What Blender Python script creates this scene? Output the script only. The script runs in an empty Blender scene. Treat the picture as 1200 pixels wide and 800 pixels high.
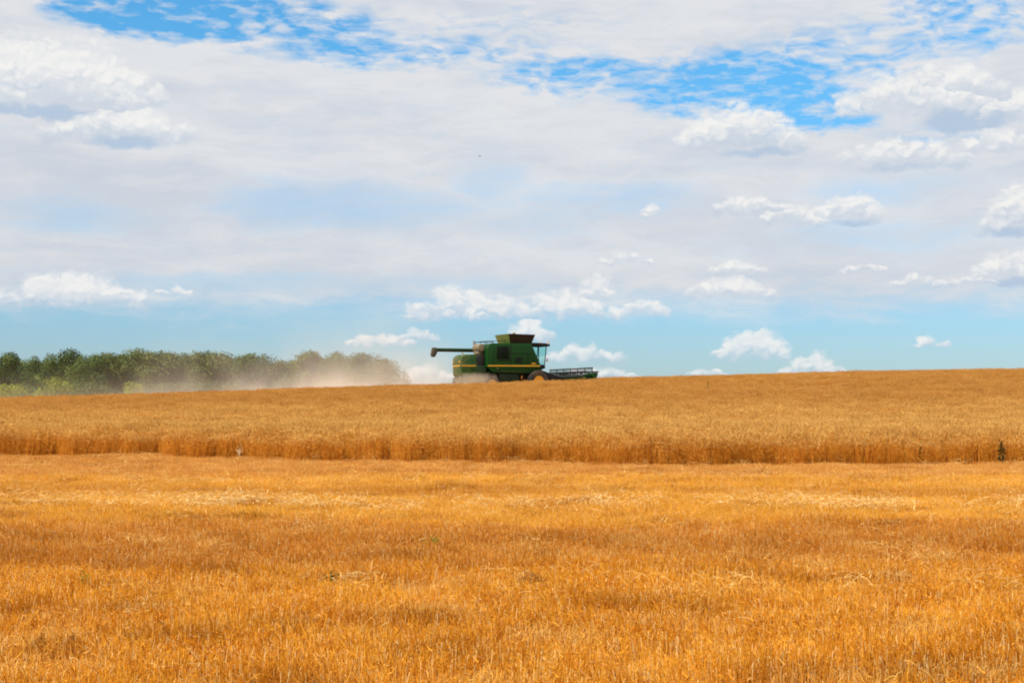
import bpy, bmesh, math, random
import numpy as np
from mathutils import Vector, Matrix, noise as mnoise

random.seed(7)
RNG = np.random.default_rng(7)
sc = bpy.context.scene
COL = sc.collection
R = math.radians

# ------------------------------------------------------------------ camera
EYE = 1.7
PITCH = 74 * 0.0006
cam_d = bpy.data.cameras.new('camera')
cam_d.lens = 50.0
cam_d.sensor_width = 36.0
cam_d.clip_start = 0.1
cam_d.clip_end = 12000
cam = bpy.data.objects.new('camera', cam_d)
COL.objects.link(cam)
cam.location = (0, 0, EYE)
cam.rotation_euler = (R(90) + math.atan(PITCH), 0, 0)
sc.camera = cam

# ------------------------------------------------------------------ exposure, sampling
sc.view_settings.view_transform = 'Standard'
sc.view_settings.look = 'None'
sc.view_settings.exposure = 0.32
sc.view_settings.gamma = 1.0
sc.cycles.max_bounces = 4
sc.cycles.diffuse_bounces = 2
sc.cycles.glossy_bounces = 2
sc.cycles.transmission_bounces = 4
sc.cycles.transparent_max_bounces = 8
sc.cycles.volume_bounces = 2
sc.cycles.volume_step_rate = 1.0
sc.cycles.volume_max_steps = 48
sc.cycles.use_denoising = True
sc.cycles.pixel_filter_type = 'BLACKMAN_HARRIS'
sc.cycles.filter_width = 1.95

# ------------------------------------------------------------------ sun
SUN_EL = R(50)
SUN_AZ = math.atan2(-0.62, -0.62)
SUN_DIR = Vector((math.sin(SUN_AZ) * math.cos(SUN_EL), math.cos(SUN_AZ) * math.cos(SUN_EL), math.sin(SUN_EL)))
sun_d = bpy.data.lights.new('sun', 'SUN')
sun_d.energy = 5.0
sun_d.angle = R(0.53)
sun_d.color = (1.0, 0.94, 0.84)
sun = bpy.data.objects.new('sun', sun_d)
COL.objects.link(sun)
sun.rotation_euler = SUN_DIR.to_track_quat('Z', 'Y').to_euler()
sun.location = (-60, -40, 90)


# ------------------------------------------------------------------ node expression helper
class G:
    """A node tree in which arithmetic on wrapped sockets builds Math nodes."""
    def __init__(self, nt):
        self.nt = nt

    def math(self, op, a, b=None, c=None, clamp=False):
        n = self.nt.nodes.new('ShaderNodeMath')
        n.operation = op
        n.use_clamp = clamp
        for k, v in enumerate((a, b, c)):
            if v is None:
                continue
            if isinstance(v, E):
                self.nt.links.new(v.s, n.inputs[k])
            else:
                n.inputs[k].default_value = float(v)
        return E(self, n.outputs[0])

    def smooth(self, x, a, b):
        n = self.nt.nodes.new('ShaderNodeMapRange')
        n.interpolation_type = 'SMOOTHSTEP'
        self.nt.links.new(x.s, n.inputs['Value'])
        n.inputs['From Min'].default_value = a
        n.inputs['From Max'].default_value = b
        return E(self, n.outputs['Result'])

    def lin(self, x, a, b, c=0.0, d=1.0):
        n = self.nt.nodes.new('ShaderNodeMapRange')
        n.clamp = True
        self.nt.links.new(x.s, n.inputs['Value'])
        for k, v in zip(('From Min', 'From Max', 'To Min', 'To Max'), (a, b, c, d)):
            n.inputs[k].default_value = v
        return E(self, n.outputs['Result'])

    def vec(self, x, y, z=0.0):
        n = self.nt.nodes.new('ShaderNodeCombineXYZ')
        for k, v in enumerate((x, y, z)):
            if isinstance(v, E):
                self.nt.links.new(v.s, n.inputs[k])
            else:
                n.inputs[k].default_value = float(v)
        return E(self, n.outputs[0])

    def sep(self, v):
        n = self.nt.nodes.new('ShaderNodeSeparateXYZ')
        self.nt.links.new(v.s, n.inputs[0])
        return [E(self, o) for o in n.outputs]

    def noise(self, v, scale, detail=4.0, rough=0.5, dist=0.0, lac=2.0):
        n = self.nt.nodes.new('ShaderNodeTexNoise')
        n.noise_dimensions = '3D'
        if v is not None:
            self.nt.links.new(v.s, n.inputs['Vector'])
        n.inputs['Scale'].default_value = scale
        n.inputs['Detail'].default_value = detail
        n.inputs['Roughness'].default_value = rough
        n.inputs['Distortion'].default_value = dist
        n.inputs['Lacunarity'].default_value = lac
        return E(self, n.outputs[0])

    def mix(self, f, a, b, blend='MIX'):
        n = self.nt.nodes.new('ShaderNodeMix')
        n.data_type = 'RGBA'
        n.blend_type = blend
        n.clamp_factor = True
        if isinstance(f, E):
            self.nt.links.new(f.s, n.inputs[0])
        else:
            n.inputs[0].default_value = f
        for k, v in ((6, a), (7, b)):
            if isinstance(v, E):
                self.nt.links.new(v.s, n.inputs[k])
            else:
                n.inputs[k].default_value = (*v[:3], 1.0)
        return E(self, n.outputs[2])

    def pos(self):
        n = self.nt.nodes.new('ShaderNodeNewGeometry')
        return E(self, n.outputs['Position'])

    def obj_coord(self):
        n = self.nt.nodes.new('ShaderNodeTexCoord')
        return E(self, n.outputs['Object'])

    def rnd(self):
        n = self.nt.nodes.new('ShaderNodeObjectInfo')
        return E(self, n.outputs['Random'])

    def attr(self, name):
        n = self.nt.nodes.new('ShaderNodeAttribute')
        n.attribute_name = name
        return E(self, n.outputs['Color'])


class E:
    def __init__(self, g, s):
        self.g, self.s = g, s

    def __add__(self, o): return self.g.math('ADD', self, o)
    def __radd__(self, o): return self.g.math('ADD', self, o)
    def __sub__(self, o): return self.g.math('SUBTRACT', self, o)
    def __rsub__(self, o): return self.g.math('SUBTRACT', o, self)
    def __mul__(self, o): return self.g.math('MULTIPLY', self, o)
    def __rmul__(self, o): return self.g.math('MULTIPLY', self, o)
    def __truediv__(self, o): return self.g.math('DIVIDE', self, o)
    def max(self, o): return self.g.math('MAXIMUM', self, o)
    def min(self, o): return self.g.math('MINIMUM', self, o)
    def gt(self, o): return self.g.math('GREATER_THAN', self, o)
    def clamp(self): return self.g.math('ADD', self, 0.0, clamp=True)


def sky_dir(px, py):
    """azimuth / elevation in degrees of a place in the sky, read off the photograph"""
    r, u = (px - 600) * 0.0006, (400 - py) * 0.0006
    p = math.atan(PITCH)
    y = math.cos(p) - u * math.sin(p)
    z = math.sin(p) + u * math.cos(p)
    return math.degrees(math.atan2(r, y)), math.degrees(math.atan2(z, math.hypot(r, y)))


# ------------------------------------------------------------------ world: Nishita sky with cloud layers laid out by compass direction
world = bpy.data.worlds.new('World')
sc.world = world
world.use_nodes = True
world.cycles.sampling_method = 'MANUAL'
world.cycles.sample_map_resolution = 512
wt = world.node_tree
for n in list(wt.nodes):
    wt.nodes.remove(n)
g = G(wt)
sky = wt.nodes.new('ShaderNodeTexSky')
sky.sky_type = 'NISHITA'
sky.sun_disc = False
sky.sun_elevation = SUN_EL
sky.sun_rotation = SUN_AZ % (2 * math.pi)
sky.altitude = 200
sky.air_density = 1.2
sky.dust_density = 0.35
sky.ozone_density = 2.2
SKY_STRENGTH = 0.08
tc = wt.nodes.new('ShaderNodeTexCoord')
dx, dy, dz = g.sep(E(g, tc.outputs['Generated']))
U = g.math('ARCTAN2', dx, dy) * 57.29578
V = g.math('ARCSINE', dz) * 57.29578

# clear sky: stronger blue overhead, cyan towards the horizon
tintf = g.smooth(V, 0.0, 15.0)
tint = g.mix(tintf, (0.595, 0.84, 1.25), (0.52, 1.26, 1.62))
base = g.mix(1.0, E(g, sky.outputs[0]), tint, 'MULTIPLY')

# coordinates of the cloud layers, gently warped
P0 = g.vec(U, V * 1.6, 0)
w1 = g.noise(P0, 0.28, 4, 0.55)
w2 = g.noise(g.vec(U + 37.0, V * 1.6, 3.0), 0.28, 4, 0.55)
Uw = U + (w1 - 0.5) * 3.4
Vw = V + (w2 - 0.5) * 1.5

# --- high veil: broad white sheet, streaky, with torn openings near the top
n_big = g.noise(g.vec(Uw * 0.5, Vw * 1.6, 7.0), 0.24, 5, 0.55)
n_mid = g.noise(g.vec(Uw * 0.6, Vw * 1.7, 2.0), 0.6, 6, 0.6)
n_str = g.noise(g.vec(Uw * 0.30 + V * 0.35, Vw * 1.9 - U * 0.10, 4.0), 0.9, 6, 0.62)
n_dap = g.noise(g.vec(Uw + V * 0.4, Vw * 2.2 - U * 0.08, 5.0), 1.7, 4, 0.6)
n_row = g.noise(g.vec(Uw * 0.8 + V * 0.8, V * 2.4 - U * 0.16, 9.0), 1.3, 2, 0.5)
veil = g.smooth(V + (n_mid - 0.5) * 1.6 + (n_str - 0.5) * 1.6, 2.9, 5.0)
KP = 0.0006 * 57.3


def spot(px, py, hw, hh, u=None, v=None):
    cx, cy = sky_dir(px, py)
    a = ((u if u is not None else Uw) - cx) / (hw * KP)
    b = ((v if v is not None else Vw) - cy) / (hh * KP)
    return 1.0 - (a * a + b * b)


def spots(lst, u=None, v=None):
    out = None
    for (px, py, hw, hh, s) in lst:
        f = spot(px, py, hw, hh, u, v).max(0.0) * s
        out = f if out is None else out.max(f)
    return out


holes = spots(((215, 8, 190, 44, 1.7), (470, 60, 260, 30, 0.85), (350, 30, 150, 34, 1.1), (690, 88, 190, 34, 0.9), (870, 100, 170, 58, 1.45),
               (1000, 62, 170, 50, 0.8), (960, 136, 80, 30, 1.2), (1130, 22, 140, 50, 0.95), (600, 30, 150, 24, 0.5), (1080, 160, 90, 20, 0.5)))
hole_f = g.smooth(holes + (n_mid - 0.5) * 0.9, 0.0, 0.9)
cover = (0.50 + (n_row - 0.5) * 2.3 + (n_dap - 0.5) * 1.0 + (n_str - 0.5) * 1.5 - (holes - 0.75) * 0.70).clamp()
dens_veil = veil * (1.0 - hole_f * (1.0 - cover)).clamp()
# thin bluish windows inside the veil
thin = spots(((385, 242, 230, 40, 1.0), (95, 250, 170, 40, 0.9), (575, 205, 60, 50, 0.55), (730, 238, 130, 34, 0.8), (1000, 280, 260, 36, 0.55),
              (330, 330, 460, 18, 0.9), (100, 222, 90, 24, 0.7), (620, 262, 150, 26, 0.5), (1060, 215, 140, 24, 0.5)))
thin_f = g.smooth(thin * 0.9 + (n_big - 0.5) * 1.5 + (n_str - 0.5) * 1.5, 0.12, 1.05)
veil_alpha = (dens_veil * (0.98 - thin_f * 0.42) * (0.95 + (n_str - 0.5) * 0.22)).clamp()
high = g.smooth(V, 7.0, 14.0)
veil_col = g.mix(g.smooth(n_big * 0.45 + n_mid * 0.25 + n_str * 0.35 + high * 0.10, 0.36, 0.72), (6.35, 6.60, 7.15), (8.05, 8.0, 8.05))
col = g.mix(veil_alpha, base, veil_col)

# --- cumulus, each a heap of rounded lobes on a flat base: (x, y of the base, half width, height, number of lobes, strength)
HEAPS = [(55, 124, 130, 84, 10, 1.0), (12, 104, 70, 60, 4, 1.0), (150, 118, 50, 44, 4, 1.0), (135, 162, 100, 42, 9, 1.0),
         (85, 357, 104, 40, 12, 1.0), (205, 346, 22, 11, 3, 0.6),
         (550, 371, 80, 40, 8, 0.9), (665, 371, 52, 38, 6, 0.95), (699, 352, 14, 30, 3, 0.9), (752, 371, 40, 26, 5, 0.85),
         (732, 308, 32, 16, 4, 0.7), (866, 172, 78, 54, 10, 1.0),
         (1075, 130, 100, 52, 8, 1.0), (1120, 112, 70, 44, 6, 1.0), (1185, 138, 40, 44, 4, 1.0), (1060, 190, 86, 34, 8, 0.55), (1178, 178, 56, 34, 5, 0.45),
         (878, 250, 46, 30, 6, 0.9), (930, 262, 44, 26, 6, 0.9), (992, 255, 40, 34, 6, 1.0), (1190, 266, 44, 46, 5, 1.0), (1192, 326, 52, 42, 6, 0.95),
         (858, 348, 58, 30, 7, 0.75), (862, 320, 40, 18, 5, 0.5), (1012, 320, 30, 16, 4, 0.55), (1076, 334, 32, 16, 4, 0.55), (1140, 333, 32, 14, 4, 0.5),
         (884, 420, 50, 34, 7, 0.95), (950, 440, 40, 26, 6, 1.0), (1086, 405, 24, 13, 4, 0.95),
         (445, 404, 42, 17, 5, 0.8), (490, 400, 26, 19, 4, 0.85), (682, 424, 62, 24, 8, 0.9), (620, 398, 30, 28, 5, 0.9),
         (828, 440, 30, 10, 4, 0.8), (700, 444, 50, 18, 5, 0.8), (500, 446, 40, 24, 5, 0.3), (766, 254, 10, 24, 3, 0.2), (528, 372, 60, 18, 5, 0.7)]
d1 = g.noise(g.vec(U, V * 1.25, 11.0), 1.3, 4, 0.55)
d2 = g.noise(g.vec(U, V * 1.25, 23.0), 1.3, 4, 0.55)
Uc = U + (d1 - 0.5) * 0.95
Vc = V + (d2 - 0.5) * 0.6
rl_ = random.Random(12)
LOBES = []
for (px, py, hw, ht, nl, s) in HEAPS:
    _, vb = sky_dir(px, py)
    for q in range(nl):
        t = (q + rl_.uniform(0.2, 0.8)) / nl * 2 - 1
        env = max(0.28, (1 - abs(t) ** 2.2)) * rl_.uniform(0.62, 1.0)
        top = ht * env
        r = max(ht * 0.26, top * 0.52)
        rx = max(r * 1.15, hw / nl * 1.35)
        cx, cy = sky_dir(px + t * hw * 0.86, py - max(top - r, r * 0.45))
        r, rx = r * 1.22, rx * 1.22
        ka, kb, kc = 1 / (rx * KP), 1 / (r * KP), 1 / (ht * KP)
        LOBES.append(((ka, kb), (-cx * ka, -cy * kb), (1.0 - s) * 0.45,
                      0.42 * kb + 0.75 * kc, -cy * kb * 0.42 - (vb + ht * KP * 0.36) * kc * 0.75))


def lobe_group(k, lobes):
    """nearest of a few cloud lobes: takes P, the best distance so far and its height"""
    ng = bpy.data.node_groups.new('cloud_lobes_%d' % k, 'ShaderNodeTree')
    for nm, io, ty in (('P', 'INPUT', 'NodeSocketVector'), ('D', 'INPUT', 'NodeSocketFloat'), ('H', 'INPUT', 'NodeSocketFloat'),
                       ('D', 'OUTPUT', 'NodeSocketFloat'), ('H', 'OUTPUT', 'NodeSocketFloat')):
        ng.interface.new_socket(nm, in_out=io, socket_type=ty)
    N, L = ng.nodes, ng.links
    gi, go = N.new('NodeGroupInput'), N.new('NodeGroupOutput')
    gg = G(ng)
    P, D, H = (E(gg, gi.outputs[q]) for q in range(3))
    # a negligible dependence on the last result keeps the groups evaluated one after another
    pa = N.new('ShaderNodeVectorMath')
    pa.operation = 'ADD'
    L.new(P.s, pa.inputs[0])
    L.new((D * 1e-9).s, pa.inputs[1])
    P = E(gg, pa.outputs[0])
    vy = gg.sep(P)[1]
    for (kx, off, pen, ha, hb) in lobes:
        m = N.new('ShaderNodeVectorMath')
        m.operation = 'MULTIPLY_ADD'
        L.new(P.s, m.inputs[0])
        m.inputs[1].default_value = (*kx, 0)
        m.inputs[2].default_value = (*off, 0)
        d = N.new('ShaderNodeVectorMath')
        d.operation = 'DOT_PRODUCT'
        L.new(m.outputs[0], d.inputs[0])
        L.new(m.outputs[0], d.inputs[1])
        f = E(gg, d.outputs['Value'])
        if pen > 0.001:
            f = f + pen
        h = gg.math('MULTIPLY_ADD', vy, ha, hb)
        lt = gg.math('LESS_THAN', f, D)
        mx = N.new('ShaderNodeMix')
        mx.data_type = 'FLOAT'
        L.new(lt.s, mx.inputs[0])
        L.new(H.s, mx.inputs[2])
        L.new(h.s, mx.inputs[3])
        H = E(gg, mx.outputs[0])
        D = D.min(f)
    L.new(D.s, go.inputs[0])
    L.new(H.s, go.inputs[1])
    return ng


Pc = g.vec(Uc, Vc, 0)
Dn, Hn = None, None
for k in range(0, len(LOBES), 12):
    gn = wt.nodes.new('ShaderNodeGroup')
    gn.node_tree = lobe_group(k, LOBES[k:k + 12])
    wt.links.new(Pc.s, gn.inputs[0])
    if Dn is None:
        wt.links.new((V * 1e-6 + 100.0).s, gn.inputs[1])
        gn.inputs[2].default_value = 0.0
    else:
        wt.links.new(Dn, gn.inputs[1])
        wt.links.new(Hn, gn.inputs[2])
    Dn, Hn = gn.outputs[0], gn.outputs[1]
F = 1.0 - E(g, Dn)
H = E(g, Hn)
F = F.max(-1.5)


def billow(u, v):
    p = g.vec(u, v * 1.3, 1.0)
    a_ = g.noise(p, 1.2, 3, 0.5)
    b1 = g.math('ABSOLUTE', g.noise(p, 2.4, 0, 0.5) - 0.5)
    b3 = g.noise(p, 6.0, 3, 0.6)
    return a_ * 0.6 + b1 * 0.7 + b3 * 0.22 - 0.02


nc = billow(Uc, Vc)
nc_s = billow(Uc - 0.12, Vc + 0.16)
cum_d = g.smooth(F + (nc - 0.5) * 2.0 + (n_mid - 0.5) * 1.2, -0.30, 0.80)
shade = g.smooth(H + (nc - 0.5) * 0.8 + (n_mid - 0.5) * 1.0, -0.75, 0.25)
shade = (shade * 0.93 + (nc - nc_s) * 0.65).clamp()
cum_col = g.mix(shade, (5.2, 6.1, 7.3), (8.9, 8.85, 8.70))
# bluish undersides
under = spots(((45, 130, 85, 10, 1.0), (150, 166, 55, 11, 0.9), (1135, 140, 66, 20, 1.0), (20, 100, 40, 8, 0.7), (895, 178, 70, 8, 0.7),
               (1185, 272, 40, 8, 0.8), (1190, 330, 40, 8, 0.8), (1000, 260, 34, 6, 0.7), (1060, 196, 90, 8, 0.5)), Uc, Vc)
col = g.mix(g.smooth(under + (nc - 0.5) * 0.7, 0.05, 0.75) * 0.90, col, (4.5, 5.7, 7.3))
low_air = g.smooth(V, 0.5, 9.0)
cum_alpha = cum_d * (0.84 + low_air * 0.16) * (0.55 + shade * 0.45)
col = g.mix(cum_alpha, col, cum_col)

bg = wt.nodes.new('ShaderNodeBackground')
bg.inputs['Strength'].default_value = SKY_STRENGTH
wt.links.new(col.s, bg.inputs['Color'])
wo = wt.nodes.new('ShaderNodeOutputWorld')
wt.links.new(bg.outputs[0], wo.inputs['Surface'])


# ------------------------------------------------------------------ general helpers
def tag(o, label=None, cat=None, group=None, kind=None):
    if label: o['label'] = label
    if cat: o['category'] = cat
    if group: o['group'] = group
    if kind: o['kind'] = kind
    return o


def empty(name, loc, rz=0.0, size=0.5):
    o = bpy.data.objects.new(name, None)
    o.empty_display_size = size
    o.location = loc
    o.rotation_euler = (0, 0, rz)
    COL.objects.link(o)
    return o


def new_mat(name):
    m = bpy.data.materials.new(name)
    m.use_nodes = True
    nt = m.node_tree
    return m, G(nt), nt.nodes['Principled BSDF'], nt


def lk(nt, e, sock):
    nt.links.new(e.s, sock)


class MB:
    """collects shapes; build() links them as one mesh object"""
    def __init__(self):
        self.bm = bmesh.new()

    def box(self, c, s, bevel=0.0, rot=None):
        b = bmesh.new()
        bmesh.ops.create_cube(b, size=1.0)
        bmesh.ops.scale(b, vec=Vector(s), verts=b.verts)
        if bevel:
            bmesh.ops.bevel(b, geom=list(b.edges), offset=bevel, segments=2, affect='EDGES', profile=0.5)
        M = Matrix.Translation(Vector(c))
        if rot is not None:
            M = M @ rot
        bmesh.ops.transform(b, matrix=M, verts=b.verts)
        self._add(b)
        return self

    def prism(self, pts, y0, y1, bevel=0.0, y_top=None):
        """profile in the x-z plane, extruded along y"""
        b = bmesh.new()
        v0 = [b.verts.new((p[0], y0, p[1])) for p in pts]
        v1 = [b.verts.new((p[0], y1, p[1])) for p in pts]
        n = len(pts)
        b.faces.new(v0)
        b.faces.new(v1[::-1])
        for i in range(n):
            b.faces.new((v0[(i + 1) % n], v0[i], v1[i], v1[(i + 1) % n]))
        bmesh.ops.recalc_face_normals(b, faces=b.faces)
        if bevel:
            bmesh.ops.bevel(b, geom=list(b.edges), offset=bevel, segments=3, affect='EDGES', profile=0.5, clamp_overlap=True)
        self._add(b)
        return self

    def tube(self, pts, r, seg=8, r2=None):
        r2 = r if r2 is None else r2
        b = self.bm
        pts = [Vector(p) for p in pts]
        rings = []
        for i, p in enumerate(pts):
            t = (pts[min(i + 1, len(pts) - 1)] - pts[max(i - 1, 0)]).normalized()
            a = Vector((0, 0, 1)) if abs(t.z) < 0.9 else Vector((1, 0, 0))
            u = t.cross(a).normalized()
            w = t.cross(u)
            rr = r + (r2 - r) * i / (len(pts) - 1)
            rings.append([b.verts.new(p + (u * math.cos(k * 2 * math.pi / seg) + w * math.sin(k * 2 * math.pi / seg)) * rr) for k in range(seg)])
        for i in range(len(rings) - 1):
            for k in range(seg):
                b.faces.new((rings[i][k], rings[i][(k + 1) % seg], rings[i + 1][(k + 1) % seg], rings[i + 1][k]))
        b.faces.new(rings[0][::-1])
        b.faces.new(rings[-1])
        return self

    def lathe(self, c, prof, seg=32, axis='y'):
        """prof: (radius, offset along the axis)"""
        b = self.bm
        c = Vector(c)
        rings = []
        for (r, o) in prof:
            ring = []
            for k in range(seg):
                a = 2 * math.pi * k / seg
                if axis == 'y':
                    q = Vector((r * math.cos(a), o, r * math.sin(a)))
                elif axis == 'z':
                    q = Vector((r * math.cos(a), r * math.sin(a), o))
                else:
                    q = Vector((o, r * math.cos(a), r * math.sin(a)))
                ring.append(b.verts.new(c + q))
            rings.append(ring)
        for i in range(len(rings) - 1):
            for k in range(seg):
                b.faces.new((rings[i][k], rings[i][(k + 1) % seg], rings[i + 1][(k + 1) % seg], rings[i + 1][k]))
        b.faces.new(rings[0][::-1])
        b.faces.new(rings[-1])
        return self

    def sheet(self, quad, t=0.02):
        """a thin panel with thickness from four corners"""
        q = [Vector(p) for p in quad]
        n = (q[1] - q[0]).cross(q[3] - q[0]).normalized() * t
        b = self.bm
        a = [b.verts.new(p) for p in q]
        d = [b.verts.new(p + n) for p in q]
        b.faces.new(a[::-1])
        b.faces.new(d)
        for i in range(4):
            j = (i + 1) % 4
            b.faces.new((a[i], a[j], d[j], d[i]))
        return self

    def _add(self, b):
        me = bpy.data.meshes.new('tmp')
        b.to_mesh(me)
        b.free()
        self.bm.from_mesh(me)
        bpy.data.meshes.remove(me)

    def build(self, name, mat, parent=None, smooth=True):
        bmesh.ops.recalc_face_normals(self.bm, faces=self.bm.faces)
        me = bpy.data.meshes.new(name)
        self.bm.to_mesh(me)
        self.bm.free()
        if smooth:
            me.polygons.foreach_set('use_smooth', [True] * len(me.polygons))
            me.set_sharp_from_angle(angle=R(38))
        me.materials.append(mat)
        o = bpy.data.objects.new(name, me)
        COL.objects.link(o)
        if parent:
            o.parent = parent
        return o


# ------------------------------------------------------------------ terrain
def sstep(t):
    t = np.clip(t, 0, 1)
    return t * t * (3 - 2 * t)


_CX = np.array([-4000, -300, -100, -44, -22, -7.4, 8, 24.8, 49.7, 100, 300, 4000.])
_CH = np.array([0.5, 0.6, 0.8, 1.36, 2.12, 2.74, 3.10, 3.67, 4.16, 4.7, 5.0, 5.0])


def crest(X):
    X = np.asarray(X, float)
    return sum(np.interp(X + d, _CX, _CH) for d in (-9, -4.5, 0, 4.5, 9)) / 5


def height(X, Y):
    X, Y = np.asarray(X, float), np.asarray(Y, float)
    s = sstep((Y - 47) / 91.0)
    s = np.where(Y > 142, 1 - 1.35 * sstep((Y - 142) / 170.0), s)
    rip = 0.035 * np.sin(X * 0.31 + 1.3) * np.sin(Y * 0.23 + 0.4) + 0.025 * np.sin(X * 0.83 + Y * 0.51) + 0.02 * np.sin(Y * 1.1 - X * 0.2)
    return crest(X) * s + rip * np.clip(1.6 - Y / 160.0, 0.2, 1)


def edge_y(X):
    """the near cut edge of the standing wheat"""
    e = np.interp(X, [-80, -40, -17.6, -11.4, -10.6, -6, 0, 6, 11, 15, 40, 80], [62, 55, 48.9, 47.4, 45.2, 43.6, 41.8, 40.1, 40.7, 41.6, 44, 47])
    return e + 0.18 * np.sin(np.asarray(X) * 2.1) + 0.12 * np.sin(np.asarray(X) * 5.3 + 1)


def axis(vals):
    out = []
    for a, b, st in vals:
        out += list(np.arange(a, b, st))
    return np.array(sorted(set(np.round(out, 3))))


gx = axis([(-4000, -600, 400), (-600, -120, 60), (-120, -40, 5), (-40, 40, 1.0), (40, 120, 5), (120, 600, 60), (600, 4001, 400)])
gy = axis([(-400, -20, 60), (-20, 6, 3), (6, 60, 0.8), (60, 160, 2), (160, 400, 12), (400, 1000, 75), (1000, 6001, 500)])
XX, YY = np.meshgrid(gx, gy)
ZZ = height(XX, YY)
nx, ny = len(gx), len(gy)
verts = np.stack([XX.ravel(), YY.ravel(), ZZ.ravel()], 1)
ii, jj = np.meshgrid(np.arange(nx - 1), np.arange(ny - 1))
a = (jj * nx + ii).ravel()
faces = np.stack([a, a + 1, a + 1 + nx, a + nx], 1)


def np_mesh(name, verts, faces):
    me = bpy.data.meshes.new(name)
    verts = np.asarray(verts, np.float32)
    faces = np.asarray(faces, np.int32)
    k = faces.shape[1]
    me.vertices.add(len(verts))
    me.vertices.foreach_set('co', verts.ravel())
    me.loops.add(faces.size)
    me.loops.foreach_set('vertex_index', faces.ravel())
    me.polygons.add(len(faces))
    me.polygons.foreach_set('loop_start', np.arange(0, faces.size, k, dtype=np.int32))
    me.polygons.foreach_set('loop_total', np.full(len(faces), k, np.int32))
    me.update(calc_edges=True)
    me.validate()
    return me


def band_color(gr, ca, cb):
    """swath-wise colour of the dry stalks: strips of chaff from the passes of the machine"""
    p = gr.pos()
    x, y, z = gr.sep(p)
    n = gr.noise(gr.vec(x * 0.10, y * 0.45, 0), 1.0, 4, 0.55)
    n2 = gr.noise(gr.vec(x * 0.5, y * 1.2, 4.0), 1.0, 4, 0.6)
    return n, n2, x, y


m_ground, gr, bs, nt = new_mat('soil_and_chaff')
n, n2, x, y = band_color(gr, None, None)
fine = gr.noise(gr.pos(), 9.0, 6, 0.7)
c = gr.mix(gr.smooth(fine, 0.35, 0.7), (0.26, 0.10, 0.016), (0.60, 0.27, 0.045))
c = gr.mix(gr.smooth(n2, 0.35, 0.7) * 0.5, c, (0.55, 0.25, 0.04))
lk(nt, c, bs.inputs['Base Color'])
bs.inputs['Roughness'].default_value = 0.95
bs.inputs['Specular IOR Level'].default_value = 0.1
bmp = nt.nodes.new('ShaderNodeBump')
bmp.inputs['Strength'].default_value = 0.8
bmp.inputs['Distance'].default_value = 0.05
lk(nt, fine, bmp.inputs['Height'])
nt.links.new(bmp.outputs[0], bs.inputs['Normal'])
me = np_mesh('ground', verts, faces)
me.polygons.foreach_set('use_smooth', [True] * len(me.polygons))
me.materials.append(m_ground)
ground = bpy.data.objects.new('ground', me)
COL.objects.link(ground)
tag(ground, 'rolling farm ground of dry soil and chaff under the whole field', 'ground', kind='structure')


# ------------------------------------------------------------------ dry stalk materials
def stalk_mat(name, stem_a, stem_b, leaf, ear, rough=0.6, bands=None, straw_gain=0.0, transl=0.25):
    m, gr, bs, nt = new_mat(name)
    at = gr.sep(gr.attr('tint'))
    rnd, part, _ = at
    n, n2, x, y = band_color(gr, None, None)
    oi = gr.rnd()
    n3 = gr.noise(gr.vec(x, y, 8.0), 2.6, 3, 0.6)
    k = (rnd * 0.75 + (n2 - 0.5) * 1.2 + (n3 - 0.5) * 1.5 + (oi - 0.5) * 0.35 + 0.12).clamp()
    c = gr.mix(k, stem_a, stem_b)
    c = gr.mix(gr.smooth(part, 0.2, 0.45), c, leaf)
    earc = gr.mix(k, tuple(v * 0.72 for v in ear), tuple(min(0.97, v * 1.25) for v in ear))
    c = gr.mix(gr.smooth(part, 0.7, 0.9), c, earc)
    if bands:
        for (y0, y1, soft, colr, amt) in bands:
            yy = y + (n - 0.5) * soft * 5.0 + (n2 - 0.5) * soft * 1.5
            f = gr.smooth(yy, y0 - soft, y0 + soft * 0.5) * (1.0 - gr.smooth(yy, y1 - soft * 0.5, y1 + soft))
            c = gr.mix(f * (0.55 + n2 * 0.6) * amt, c, colr)
    if straw_gain:
        pn = gr.noise(gr.vec(x * 0.55, y * 1.0, 21.0), 1.0, 5, 0.65)
        pn2 = gr.noise(gr.vec(x * 0.8, y * 1.5, 31.0), 1.0, 5, 0.65)
        c = gr.mix(gr.smooth(pn, 0.50, 0.62) * 0.75, c, (0.44, 0.15, 0.012))
        c = gr.mix(gr.smooth(pn2, 0.55, 0.64) * 0.60, c, (0.94, 0.60, 0.17))
        c = gr.mix(gr.smooth(rnd, 0.88, 0.94) * straw_gain, c, (0.95, 0.72, 0.34))
    # broad uneven ripening
    if name == 'straw':
        f = gr.smooth(y, 21.6, 22.4) * (1.0 - gr.smooth(y, 23.4, 24.2))
        c = gr.mix(f * 0.75 * gr.smooth(n2, 0.25, 0.6), c, (0.97, 0.77, 0.40))
    c2 = gr.mix(1.0, c, (0.80, 0.70, 0.62), 'MULTIPLY')
    c = gr.mix(gr.smooth(n, 0.42, 0.68) * 0.55, c, c2)
    lk(nt, c, bs.inputs['Base Color'])
    bs.inputs['Roughness'].default_value = rough
    bs.inputs['Specular IOR Level'].default_value = 0.04
    bs.inputs['IOR'].default_value = 1.25
    if transl:
        tr = nt.nodes.new('ShaderNodeBsdfTranslucent')
        lk(nt, c, tr.inputs['Color'])
        mx = nt.nodes.new('ShaderNodeMixShader')
        mx.inputs[0].default_value = transl
        nt.links.new(bs.outputs[0], mx.inputs[1])
        nt.links.new(tr.outputs[0], mx.inputs[2])
        nt.links.new(mx.outputs[0], nt.nodes['Material Output'].inputs['Surface'])
    return m


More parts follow.
